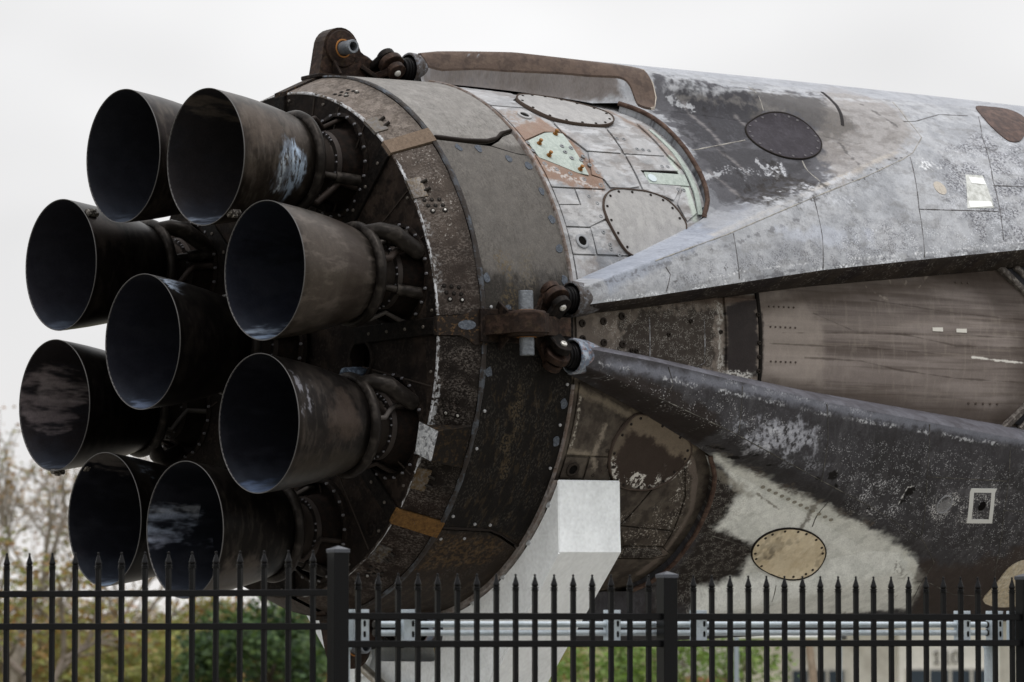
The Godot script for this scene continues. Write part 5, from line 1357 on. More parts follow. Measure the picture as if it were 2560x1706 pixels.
func arm_side(c: float, sg: float) -> ArrayMesh:  # the rolled-under outer edge of an arm
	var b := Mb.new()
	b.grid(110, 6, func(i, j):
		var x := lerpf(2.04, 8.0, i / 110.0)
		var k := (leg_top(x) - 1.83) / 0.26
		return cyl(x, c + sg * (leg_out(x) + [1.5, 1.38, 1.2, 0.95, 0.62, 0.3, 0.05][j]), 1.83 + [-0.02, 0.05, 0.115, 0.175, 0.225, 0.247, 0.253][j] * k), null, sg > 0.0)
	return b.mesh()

func leg_edge(b: float) -> float:
	return tab([0.0, 8.0, 12.0, 15.0, 17.5, 19.0], [3.52, 3.51, 3.49, 3.46, 3.41, 3.37], b)

func build_leg(c: float, key: String, upper: bool) -> void:
	var paint: Paint = papers[key]
	var m: Material = paint_mats[key]
	var leg := obj("landing_leg", leg_surface(c, paint), m, rocket)
	leg.set_meta("label", "pale grey upper landing leg folded against the stage" if upper else "charcoal lower landing leg with a worn cream hollow")
	var rf := func(s, th): return leg_r(s, th - c)
	for e in [1.0, -1.0]: obj("arm_side", arm_side(c, e), worn("arm_side_u", 131, "2b2623", [["3a332e", .6, 4.0, .46, .62], ["17141a", .5, 2.0, .5, .62], ["b9b7b2", .7, 60.0, .66, .7]], 0.6, 0.0, 0.7) if upper else worn("arm_side_l", 132, "57565c", [["6d6e76", .6, 4.0, .46, .62], ["3b393c", .5, 6.0, .5, .62]], 0.5, 0.0, 0.8), leg)  # upper leg: soot plus painted underside shade; lower leg: painted paler as if lit
	var seal := Mb.new()
	var path := []
	for i in 37:
		var bb: float = 19.5 * (i - 18) / 18.0
		path.append(cyl(leg_edge(absf(bb)) - 0.004, c + bb, leg_r(leg_edge(absf(bb)), 0.0) - 0.004))
	seal.tube(path, 0.017, 8)
	obj("edge_seal", seal.mesh(), worn("edge_seal", 97, "4a3a33", [["6b5a50", .6, 6.0, .5, .62], ["211a17", .6, 12.0, .5, .62]], 0.6, 0.0, 1.5), leg)
	# round cover in the hollow
	var sgn := 1.0 if upper else -1.0
	var hc := Vector2(4.43, 49.2) if upper else Vector2(4.37, -46.1)
	var va := Vector2(0.285, -2.1) if upper else Vector2(0.305, 0.9)
	var vb := Vector2(0.095, 6.7) if upper else Vector2(-0.12, 6.4)
	var oc := []
	for k in 48: oc.append(hc + va * cos(TAU * k / 48.0) + vb * sin(TAU * k / 48.0))
	var hatch_m := worn("hatch_dark", 98, "343136", [["413e44", .6, 7.0, .46, .62], ["5c5a61", .3, 30.0, .54, .66]], 0.6, 0.0, 1.2) if upper else worn("hatch_cream", 99, "cbbda2", [["ddd2bb", .6, 5.0, .44, .62], ["a8987c", .4, 9.0, .54, .66], ["4c443b", .7, 2.4, .6, .66]], 0.7, 0.0, 1.0)
	var o := obj("round_cover", plate(oc, rf, 0.008, 0.02, null, 0.15), hatch_m, leg)
	var sb := Mb.new()
	strip(sb, oc, 0.011, 0.010, rf, true, 0.05)
	obj("seal", sb.mesh(), mat("211d1b", 0.6), o)
	for k in 18:
		var q: Vector2 = oc[int(k * oc.size() / 18.0)]
		q = hc.lerp(q, 0.91)
		bolt("cover_bolt", q.x, q.y, 0.010, 0.004, func(s, t): return rf.call(s, t) + 0.008, mat("5a585b" if upper else "3a342d", 0.6), o)
	# seams
	var sg := 1.0 if upper else -1.0
	var mir := func(a: Array) -> Array: return a.map(func(q): return Vector2(q[0], q[1]) if upper else Vector2(q[0], TIE * 2.0 - q[1]))
	var pale := [[[4.45, 64.6], [4.41, 57.0]], [[4.44, 41.7], [4.40, 34.0]], [[3.56, 45.6], [4.08, 48.6]], [[2.64, 14.0], [3.33, 20.1], [4.22, 29.15], [4.84, 35.38], [5.3, 40.8], [5.44, 42.9]], [[5.44, 42.9], [5.65, 48.0], [5.68, 54.7], [5.78, 62.7]]]
	for q in pale:
		var sm := Mb.new()
		strip(sm, mir.call(q), 0.008 if upper else 0.006, 0.002, rf, false, 0.05, 0.6)
		obj("pale_seam", sm.mesh(), worn("pale_seam", 101, "9b9893", [["62605d", .7, 8.0, .46, .62]], 0.7, 0.0, 2.0) if upper else worn("grey_seam", 133, "45433f", [["7a7872", .8, 5.0, .5, .62], ["2c2a28", .6, 9.0, .5, .62]], 0.7, 0.0, 2.0), leg)
	var darks := [[[5.38, 41.5], [5.2, 28.1], [5.11, 17.6]], [[5.2, 28.1], [5.98, 28.8]], [[4.23, 29.4], [4.19, 20.8], [4.13, 14.2]], [[3.38, 20.3], [3.355, 11.4]], [[2.72, 12.9], [2.75, 11.5], [2.70, 8.3]], [[6.51, 58.6], [6.3, 50.0], [6.08, 36.6], [5.93, 22.3]], [[6.05, 35.2], [6.5, 35.6], [7.2, 36.0]], [[5.62, 53.5], [5.75, 54.0], [6.1, 58.0], [6.4, 58.5]]]
	for q in darks:
		var sm := Mb.new()
		strip(sm, mir.call(q), 0.007 if upper else 0.005, 0.002, rf, false, 0.05, 0.6)
		obj("dark_seam", sm.mesh(), worn("dark_seam", 134, "4b4949", [["8a8a8e", .7, 6.0, .5, .62]], 0.7, 0.0, 2.0) if upper else mats["grey_seam"], leg)
	if upper:
		var slot := Mb.new()
		strip(slot, [Vector2(5.17, 65.3), Vector2(5.1, 58.0), Vector2(4.99, 51.3)], 0.03, 0.003, rf, false, 0.04)
		obj("dark_slot", slot.mesh(), mat("2c2a2b", 0.7), leg)
		obj("teardrop_cover", plate(smooth_loop(vecs([[6.65, 64.0], [6.8, 64.5], [6.97, 64.0], [7.02, 61.0], [6.97, 57.5], [6.88, 54.5], [6.76, 51.4], [6.65, 49.2], [6.56, 48.9], [6.52, 50.2], [6.51, 54.4], [6.56, 59.5]]), 3), rf, 0.008, 0.02, null, 0.2), worn("rust_dark", 102, "4f423e", [["6b5851", .6, 4.0, .48, .62], ["3a3435", .6, 8.0, .5, .62]], 0.6, 0.1, 1.5), leg)
		var wsq := obj("white_patch", plate(vecs([[5.68, 29.0], [5.95, 29.6], [6.0, 37.6], [5.83, 37.6]]), rf, 0.003, 0.006, null, 0.2), worn("patch_dirty", 103, "bdbfbc", [["8d8d88", .6, 9.0, .48, .6], ["dcdedd", .5, 5.0, .5, .62]], 0.7, 0.0, 2.0), leg)
		obj("tape_strip", plate(vecs([[5.84, 35.4], [5.98, 35.2], [5.985, 36.9], [5.845, 37.0]]), rf, 0.006, 0.004, null, 0.2), mat("e4e6e6", 0.5), wsq)
		obj("tape_strip", plate(vecs([[5.71, 29.2], [5.94, 29.85], [5.945, 31.0], [5.72, 30.8]]), rf, 0.006, 0.004, null, 0.2), mat("e4e6e6", 0.5), wsq)
		obj("round_patch", plate(oval(5.5, 33.6, 0.055, 1.6, 24), rf, 0.003, 0.006), worn("beige_dot", 104, "b3aca3", [["8d867d", .5, 12.0, .52, .64]], 0.7, 0.0, 3.0), leg)
		# J-shaped cover strip along the top arm, turning down at its end
		var jb := smooth_loop(vecs([[2.10, 85.0], [2.46, 80.6], [2.8, 77.2], [3.1, 74.8], [3.42, 72.8], [3.55, 71.4], [3.615, 69.4], [3.635, 66.5], [3.63, 64.2], [3.60, 62.7], [3.55, 62.2], [3.51, 62.7], [3.49, 64.2], [3.485, 66.0], [3.475, 67.6], [3.44, 68.9], [3.35, 70.0], [3.05, 73.0], [2.74, 76.0], [2.45, 79.0], [2.1, 82.6]]), 3)
		var j := obj("cable_cover", plate(jb, rf, 0.016, 0.03, null, 0.06, 0.7), worn("brown_strip", 105, "5d5049", [["413937", .7, 5.0, .46, .6], ["716359", .4, 12.0, .52, .64]], 0.55, 0.1, 1.2), leg)
		var jo := Mb.new()
		strip(jo, vecs([[3.42, 72.9], [3.555, 71.5], [3.62, 69.4], [3.64, 66.5], [3.635, 64.2], [3.60, 62.5], [3.55, 62.0]]), 0.008, 0.017, rf, false, 0.05, 0.4)
		obj("pale_edge", jo.mesh(), mat("b9b0a6", 0.7), j)
	else:
		var fr := obj("tape_frame", plate(vecs([[5.66, -27.6], [5.91, -27.6], [5.905, -28.5], [5.66, -28.5]]), rf, 0.003, 0.005), mat("c9cac8", 0.6), leg)
		obj("tape_strip", plate(vecs([[5.75, -35.4], [6.0, -35.4], [5.985, -34.5], [5.74, -34.5]]), rf, 0.003, 0.005), mat("c9cac8", 0.6), fr)
		obj("tape_strip", plate(vecs([[5.66, -28.5], [5.70, -28.5], [5.78, -34.5], [5.74, -34.5]]), rf, 0.003, 0.005), mat("c9cac8", 0.6), fr)
		obj("tape_strip", plate(vecs([[5.87, -28.5], [5.905, -28.5], [5.985, -34.5], [5.95, -34.5]]), rf, 0.003, 0.005), mat("c9cac8", 0.6), fr)
		obj("round_hole", plate(oval(5.83, -31.5, 0.033, 1.05, 22), rf, 0.002, 0.004), mat("0c0a0a", 0.9), leg)
		var ringb := Mb.new()
		strip(ringb, oval(5.46, -31.25, 0.065, 1.9, 30), 0.012, 0.003, rf, true, 0.04, 0.3)
		obj("round_outline", ringb.mesh(), mat("85868a", 0.7), leg)
		obj("teardrop_cover", plate(smooth_loop(vecs([[6.44, -57.0], [6.42, -52.0], [6.42, -47.0], [6.5, -44.8], [6.62, -44.6], [6.8, -46.0], [6.95, -50.0], [7.0, -55.0], [6.9, -59.0], [6.65, -59.5]]), 3), rf, 0.008, 0.02, null, 0.2), worn("cover_speck", 106, "c0b39a", [["8f8a80", .7, 20.0, .5, .6], ["e0dccf", .5, 12.0, .54, .62]], 0.7, 0.0, 1.5), leg)
		var beads := Mb.new()
		for k in 12:
			var f := k / 11.0
			bolt_head(beads, lerpf(3.88, 4.55, f), lerpf(-30.3, -36.5, f), 0.016, 0.006, rf)
		stuff(obj("rivet_row", beads.mesh(), mat("8f8c82", 0.7), leg))
	for e in [1.0, -1.0]: build_hinge(c, e, leg, upper)

func build_hinge(c: float, e: float, leg: Node3D, upper: bool) -> void:  # e: which of the leg's two arms
	var near := absf(c + e * 45.0 - TIE) < 1.0
	var th := c + e * 39.4
	var ca := deg_to_rad(c)
	var ax := Vector3(0, cos(ca), -sin(ca)) * e  # the hinge runs square to the leg's centre plane; points outwards from the leg
	var end := cyl(2.05, th, 1.925)
	var tr := Transform3D(Basis(Vector3(1, 0, 0), radial(th), Vector3(1, 0, 0).cross(radial(th))), Vector3(0, end.y, end.z))
	var cup := Mb.new()
	cup.lathe(tr, [Vector2(2.22, 0.075), Vector2(2.12, 0.108), Vector2(2.05, 0.118), Vector2(2.015, 0.121), Vector2(2.005, 0.116), Vector2(2.005, 0.106), Vector2(2.03, 0.10), Vector2(2.10, 0.098)], -180, 180, 40, 0.3)
	obj("arm_end", cup.mesh(), worn("arm_end_u", 107, "4d4a4a", [["33291f", .7, 6.0, .48, .62], ["8d929c", .5, 10.0, .56, .66]], 0.5, 0.2, 2.0) if upper else worn("arm_end_l", 108, "6b7686", [["8a5b3c", .6, 9.0, .56, .64], ["b5bdc8", .6, 6.0, .5, .62], ["2b2826", .6, 5.0, .54, .64]], 0.5, 0.2, 2.0), leg)
	var sock := Mb.new()
	sock.lathe(tr, [Vector2(2.08, 0.0), Vector2(2.079, 0.10)], -180, 180, 32)
	sock.lathe(tr, [Vector2(2.07, 0.085), Vector2(2.0, 0.085), Vector2(1.995, 0.075), Vector2(1.985, 0.082), Vector2(1.975, 0.08), Vector2(1.972, 0.07), Vector2(1.955, 0.074), Vector2(1.945, 0.066), Vector2(1.945, 0.0)].map(func(q): return q), -180, 180, 32, 0.3)
	obj("bellows", sock.mesh(), mat("121112", 0.4, 0.2), leg)
	var pin := cyl(1.862, th - e * 0.0, 1.955)
	pin = Vector3(1.862, end.y, end.z) + radial(th) * 0.03
	var ring := func(b: Mb, at: Vector3, r: float, r0: float, half: float) -> void:
		var t := Transform3D(Basis(ax, Vector3(1, 0, 0), ax.cross(Vector3(1, 0, 0))), at)
		b.lathe(t, [Vector2(-half, r0), Vector2(-half, r - 0.006), Vector2(-half + 0.006, r), Vector2(half - 0.006, r), Vector2(half, r - 0.006), Vector2(half, r0)], -180, 180, 28)
	var brown := worn("hinge_brown", 109, "2e2420", [["4a392f", .6, 6.0, .5, .62], ["171311", .6, 10.0, .5, .62]], 0.5, 0.3, 2.0)
	var eye := Mb.new()
	ring.call(eye, pin, 0.088, 0.0, 0.026)
	eye.bar(pin, Vector3(2.0, end.y, end.z), 0.06, 0.10, radial(th), 0.01)
	obj("rod_eye", eye.mesh(), brown, leg)
	for sd in [0.075, -0.075]:
		var ear := Mb.new()
		ring.call(ear, pin + ax * sd, 0.066, 0.0, 0.026)
		var foot: Vector3 = cyl(1.80, c + e * 45.0, 1.86) + ax * (sd * 0.4)
		ear.bar(pin + ax * sd, (pin + ax * sd).lerp(foot, 0.9), 0.05, 0.11, Vector3(1, 0, 0), 0.008)
		obj("hinge_ear", ear.mesh(), worn("hinge_black", 110, "141211", [["2d2622", .6, 7.0, .52, .64]], 0.5, 0.3, 2.0) if sd > 0 else brown, leg)
	var pb := Mb.new()
	var t2 := Transform3D(Basis(ax, Vector3(1, 0, 0), ax.cross(Vector3(1, 0, 0))), pin)
	pb.lathe(t2, [Vector2(0.09, 0.024), Vector2(0.108, 0.024), Vector2(0.114, 0.019), Vector2(0.114, 0.007), Vector2(0.108, 0.006), Vector2(0.108, 0.0)], -180, 180, 20, 0.4)
	pb.lathe(t2, [Vector2(-0.114, 0.0), Vector2(-0.114, 0.019), Vector2(-0.105, 0.024), Vector2(-0.09, 0.024)], -180, 180, 20, 0.4)
	obj("hinge_pin", pb.mesh(), mat("c9c8c4", 0.3, 0.4), leg)

func build_far_legs() -> void:
	for c in [LEG_UP + 90.0, LEG_LOW - 90.0]:
		var leg := obj("landing_leg", leg_surface(c, papers["upper_leg"]), worn("far_skin", 81, "", [], 0, 0), rocket)
		build_hinge(c, -1.0 if c > 0 else 1.0, leg, true)

func build_lug(th: float) -> void:
	# a plate standing on the skin in the plane of the rocket's axis, with a round hole and a steel pin through it
	var d := radial(th)
	var sd := Vector3(1, 0, 0).cross(d)
	var to3 := func(q: Vector2, z: float) -> Vector3: return Vector3(q.x, 0, 0) + d * q.y + sd * z
	var hc := Vector2(1.535, 2.045)
	var out := [Vector2(1.30, 1.80), Vector2(1.345, 1.86), Vector2(1.365, 1.95), Vector2(1.385, 2.05)]
	for k in 11:
		var a := deg_to_rad(175.0 - 14.5 * k)
		out.append(hc + Vector2(cos(a), sin(a)) * 0.148)
	out.append_array([Vector2(1.70, 2.035), Vector2(1.76, 1.995), Vector2(1.86, 1.965), Vector2(1.98, 1.95), Vector2(1.99, 1.82)])
	var lug := Mb.new()
	lug.prism(PackedVector2Array(out), to3, -0.062, 0.062)
	var bm := worn("lug_brown", 111, "2a211d", [["43342d", .7, 4.0, .46, .64], ["504434", .3, 9.0, .56, .66], ["1d1715", .7, 7.0, .48, .62]], 0.55, 0.25, 1.4, 0.3)
	var front := absf(th - TIE) < 1.0
	var o := obj("tie_down_lug", lug.mesh(), bm, rocket)
	o.set_meta("label", "rusty tie-down lug on top of the stage" if absf(th - TIE - 90) < 1.0 else "dark tie-down lug seen edge-on between the legs" if front else "tie-down lug on the far side of the stage")
	var t := Transform3D(Basis(sd, d, sd.cross(d)), Vector3(hc.x, 0, 0) + d * hc.y)
	var bo := Mb.new()
	for sg in [1.0, -1.0]:
		var pr := [Vector2(0.06, 0.132), Vector2(0.076, 0.128), Vector2(0.08, 0.122), Vector2(0.08, 0.096), Vector2(0.086, 0.092), Vector2(0.086, 0.064), Vector2(0.07, 0.062), Vector2(0.06, 0.05)]
		if sg < 0:
			pr = pr.map(func(q): return Vector2(-q.x, q.y)); pr.reverse()
		bo.lathe(t, pr, -180, 180, 40, 0.5)
	obj("boss", bo.mesh(), bm, o)
	var bush := Mb.new()
	for sg in [1.0, -1.0]:
		bush.lathe(t, [Vector2(0.087, 0.066), Vector2(0.09, 0.064), Vector2(0.09, 0.055), Vector2(0.07, 0.054)] if sg > 0 else [Vector2(-0.07, 0.054), Vector2(-0.09, 0.055), Vector2(-0.09, 0.064), Vector2(-0.087, 0.066)], -180, 180, 32, 0.5)
	obj("bushing", bush.mesh(), mat("8a5f36", 0.45, 0.5), o)
	var pin := Mb.new()
	pin.lathe(t, [Vector2(-0.20, 0.030), Vector2(-0.215, 0.032), Vector2(-0.215, 0.045), Vector2(-0.21, 0.048), Vector2(0.20, 0.048), Vector2(0.205, 0.045), Vector2(0.205, 0.032), Vector2(0.19, 0.030), Vector2(0.0, 0.029)], -180, 180, 40, 0.8)
	obj("pin", pin.mesh(), worn("pin_steel", 112, "6f7379", [["575b61", .6, 4.0, .46, .6], ["8b8f94", .4, 16.0, .52, .64]], 0.42, 0.45, 2.0), o)
	var rib := Mb.new()
	for sg in [1.0, -1.0]:  # gussets down to the skin either side
		rib.bar(to3.call(Vector2(1.46, 1.93), sg * 0.05), to3.call(Vector2(1.46, 1.83), sg * 0.12), 0.10, 0.02, Vector3(1, 0, 0), 0.004)
		rib.bar(to3.call(Vector2(1.70, 1.93), sg * 0.05), to3.call(Vector2(1.82, 1.84), sg * 0.11), 0.10, 0.03, d, 0.004)
	rib.box(Transform3D(Basis(Vector3(1, 0, 0), d, sd), Vector3(1.62, 0, 0) + d * 1.845), Vector3(0.62, 0.03, 0.22), 0.006)
	obj("gusset", rib.mesh(), worn("lug_dark", 113, "1c1715", [["352b25", .6, 5.0, .5, .62]], 0.6, 0.2, 1.5), o)


# ---------------------------------------------------------------- cradle
func build_cradle() -> void:
	var cr := thing("rocket_cradle", "white steel cradle stand under the stage, its square arm reaching up beside the skin", "stand")
	cr.transform = rocket.transform
	var to3 := func(q: Vector2, s: float) -> Vector3: return Vector3(s, q.y, q.x)
	var out := PackedVector2Array()
	for k in 33:
		var a := deg_to_rad(lerpf(-30.5, -149.5, k / 32.0))
		out.append(Vector2(cos(a), sin(a)) * 1.885)
	var right := [Vector2(1.615, -0.945), Vector2(1.632, -1.42), Vector2(1.13, -1.967), Vector2(0.845, -2.282), Vector2(0.55, -2.66), Vector2(0.5, -4.1)]
	for k in 6: out.append(Vector2(-right[k].x, right[k].y))
	for k in 6: out.append(right[5 - k])
	var hole := PackedVector2Array()
	for q in [[0.215, -1.935, 0.0], [-0.36, -1.935, 90.0], [-0.36, -2.055, 180.0], [0.215, -2.055, 270.0]]:
		for k in 7:
			var a := deg_to_rad(q[2] + 15.0 * k)
			out.size()
			hole.append(Vector2(q[0] + 0.095 * cos(a), q[1] + 0.095 * sin(a)))
	var b := Mb.new()
	var s0 := 2.12; var s1 := 2.645
	var rounded := out
	var white := worn("white_paint", 121, "e9edf0", [["e2e6e8", .5, 1.0, .35, .7]], 0.45, 0.0, 0.4, 0.0)
	for half in [[-3.0, -0.07], [-0.07, 3.0]]:
		var cellp := PackedVector2Array([Vector2(half[0], -5), Vector2(half[1], -5), Vector2(half[1], 1), Vector2(half[0], 1)])
		for piece in Geometry2D.intersect_polygons(rounded, cellp):
			for part in Geometry2D.clip_polygons(piece, hole):
				if Geometry2D.is_polygon_clockwise(part): part.reverse()
				var ti := Geometry2D.triangulate_polygon(part)
				for i in range(0, ti.size(), 3):
					var p0 := part[ti[i]]; var p1 := part[ti[i + 1]]; var p2 := part[ti[i + 2]]
					if (p1 - p0).cross(p2 - p0) < 0.0:
						var sw := p1; p1 = p2; p2 = sw
					b.tri(to3.call(p0, s0), to3.call(p1, s0), to3.call(p2, s0)); b.tri(to3.call(p0, s1), to3.call(p2, s1), to3.call(p1, s1))
	var bev := 0.012
	for loop in [rounded, hole]:
		var q: PackedVector2Array = loop.duplicate()
		if Geometry2D.is_polygon_clockwise(q): q.reverse()
		if loop == hole: q.reverse()
		for i in q.size():
			var p0 := q[i]; var p1 := q[(i + 1) % q.size()]
			b.quad(to3.call(p1, s0), to3.call(p0, s0), to3.call(p0, s1), to3.call(p1, s1))
	obj("frame", b.mesh(), white, cr)
	for sg in [1.0, -1.0]:  # the capped square arm heads, welded a little proud
		var cap := Mb.new()
		var f := func(n: float) -> float: return n * sg
		cap.box(Transform3D(Basis(), Vector3((s0 + s1) / 2, -1.183, f.call(1.622))), Vector3(s1 - s0 + 0.006, 0.482, 0.02), 0.009)
		obj("end_plate", cap.mesh(), white, cr)
	var weld := Mb.new()
	weld.bar(to3.call(Vector2(1.628, -1.428), s0 - 0.001), to3.call(Vector2(0.56, -2.66), s0 - 0.001), 0.012, 0.012)
	obj("weld", weld.mesh(), white, cr)
	# clamp band round the skin and its bolts
	var band := Mb.new()
	band.lathe(Transform3D(), [Vector2(2.085, 1.846), Vector2(2.085, 1.874), Vector2(2.09, 1.878), Vector2(2.23, 1.878), Vector2(2.235, 1.874), Vector2(2.235, 1.846)], -150, -30.2, 60, 0.8)
	var bm := obj("clamp_band", band.mesh(), worn("band_steel", 122, "837d7a", [["a8a5a4", .6, 4.0, .48, .62], ["57504b", .6, 8.0, .5, .62], ["6b4e3d", .4, 14.0, .54, .64]], 0.5, 0.2, 1.4), cr)
	for th in [-36.0, -46.0, -57.0, -68.5, -80.0, -92.0, -104.0]:
		var d := radial(th)
		var tr := Transform3D(Basis(d, Vector3(1, 0, 0), d.cross(Vector3(1, 0, 0))), cyl(2.13, th, 1.878))
		var bb := Mb.new()
		bb.lathe(tr, [Vector2(0.0, 0.030), Vector2(0.005, 0.030), Vector2(0.005, 0.019), Vector2(0.02, 0.017), Vector2(0.02, 0.0)], -180, 180, 16)
		obj("bolt", bb.mesh(), mat("b9bcc0", 0.35, 0.5), bm)
		obj("bolt_slot", plate(oval(2.13, th - 0.6, 0.018, 1.6, 16), func(_s, _t): return 1.878, 0.002, 0.002), mat("1a1817", 0.8), bm)
	# fittings on the engine-side face
	var tagp := Mb.new()
	tagp.prism(PackedVector2Array([Vector2(-0.86, -2.02), Vector2(-0.86, -2.16), Vector2(-0.62, -2.27), Vector2(-0.49, -2.25), Vector2(-0.42, -2.12), Vector2(-0.45, -2.0)]), to3, 2.085, 2.055)
	var tp := obj("number_plate", tagp.mesh(), white, cr)
	var tx := TextMesh.new()
	var font := SystemFont.new(); font.font_names = PackedStringArray(["Droid Sans"])
	tx.text = "8 - 13"; tx.font = font; tx.font_size = 24; tx.pixel_size = 0.0026; tx.depth = 0.002
	var tmx := obj("stencil_number", tx, mat("17171a", 0.6), tp)
	tmx.transform = Transform3D(Basis(Vector3(0, 0, 1), Vector3(0, 1, 0), Vector3(-1, 0, 0)), Vector3(2.052, -2.10, -0.56))
	var strut := Mb.new()
	strut.tube([to3.call(Vector2(-0.52, -2.17), 2.04), to3.call(Vector2(-0.08, -2.40), 2.04)], 0.035, 14)
	obj("brace_tube", strut.mesh(), worn("galv", 123, "8f8a80", [["b1ada6", .5, 6.0, .5, .62], ["5e584f", .5, 9.0, .52, .64]], 0.35, 0.6, 1.5), cr)
	var br := Mb.new()
	br.prism(PackedVector2Array([Vector2(-0.15, -2.9), Vector2(-0.15, -2.33), Vector2(-0.12, -2.29), Vector2(0.06, -2.29), Vector2(0.06, -2.9)]), to3, 2.115, 2.09)
	br.lathe(Transform3D(Basis(), Vector3(0, -2.37, -0.05)), [Vector2(2.078, 0.0), Vector2(2.078, 0.03), Vector2(2.09, 0.032)], 0, 360, 16)
	obj("bracket", br.mesh(), white, cr)


# ---------------------------------------------------------------- fences and the gate track
func picket_meshes(h: float) -> Array:
	var post := Mb.new()
	post.box(Transform3D(Basis(), Vector3(0, (h - 0.085) * 0.5, 0)), Vector3(0.0254, h - 0.085, 0.0254), 0.002)
	var fin := Mb.new()
	var up := Transform3D(Basis(Vector3(0, 1, 0), Vector3(0, 0, 1), Vector3(1, 0, 0)), Vector3(0, h - 0.09, 0))
	fin.lathe(up, [Vector2(0.0, 0.0145), Vector2(0.0, 0.0205), Vector2(0.004, 0.021), Vector2(0.005, 0.017), Vector2(0.013, 0.017), Vector2(0.014, 0.021), Vector2(0.018, 0.0205), Vector2(0.02, 0.014), Vector2(0.023, 0.0145), Vector2(0.028, 0.0185), Vector2(0.036, 0.0175), Vector2(0.055, 0.0115), Vector2(0.074, 0.0058), Vector2(0.079, 0.0046), Vector2(0.082, 0.0066), Vector2(0.086, 0.0066), Vector2(0.0895, 0.004), Vector2(0.0905, 0.0)], -180, 180, 14, 0.55)
	return [post.mesh(), fin.mesh()]

func fence_bits(f: Node3D, at: Array, h: float, rails: Array, t0: float, t1: float, m: Material) -> void:
	var pm := picket_meshes(h)
	for t in at:
		var p := obj("picket", pm[0], m, f, Transform3D(Basis(Vector3.UP, rng.randf_range(-0.03, 0.03)), Vector3(t, 0, 0)))
		obj("finial", pm[1], m, p)
	for y in rails:
		var r := Mb.new()
		r.box(Transform3D(Basis(), Vector3((t0 + t1) * 0.5, y, 0)), Vector3(t1 - t0, 0.036, 0.036), 0.003)
		obj("rail", r.mesh(), m, f)

func fence_post(f: Node3D, t: float, h: float, wid: float, m: Material) -> void:
	var b := Mb.new()
	b.box(Transform3D(Basis(), Vector3(t, (h - 0.03) * 0.5, 0)), Vector3(wid, h - 0.03, wid), 0.004)
	var p := obj("post", b.mesh(), m, f)
	var c := Mb.new()
	var w := wid * 0.5 + 0.004
	c.box(Transform3D(Basis(), Vector3(t, h - 0.026, 0)), Vector3(w * 2.0, 0.022, w * 2.0), 0.003)
	var apex := Vector3(t, h + 0.002, 0)
	var q := [Vector3(t - w + 0.002, h - 0.016, -w + 0.002), Vector3(t - w + 0.002, h - 0.016, w - 0.002), Vector3(t + w - 0.002, h - 0.016, w - 0.002), Vector3(t + w - 0.002, h - 0.016, -w + 0.002)]
	for i in 4: c.tri(q[i], q[(i + 1) % 4], apex)
	obj("cap", c.mesh(), mat("4a4c52", 0.35, 0.3), p)

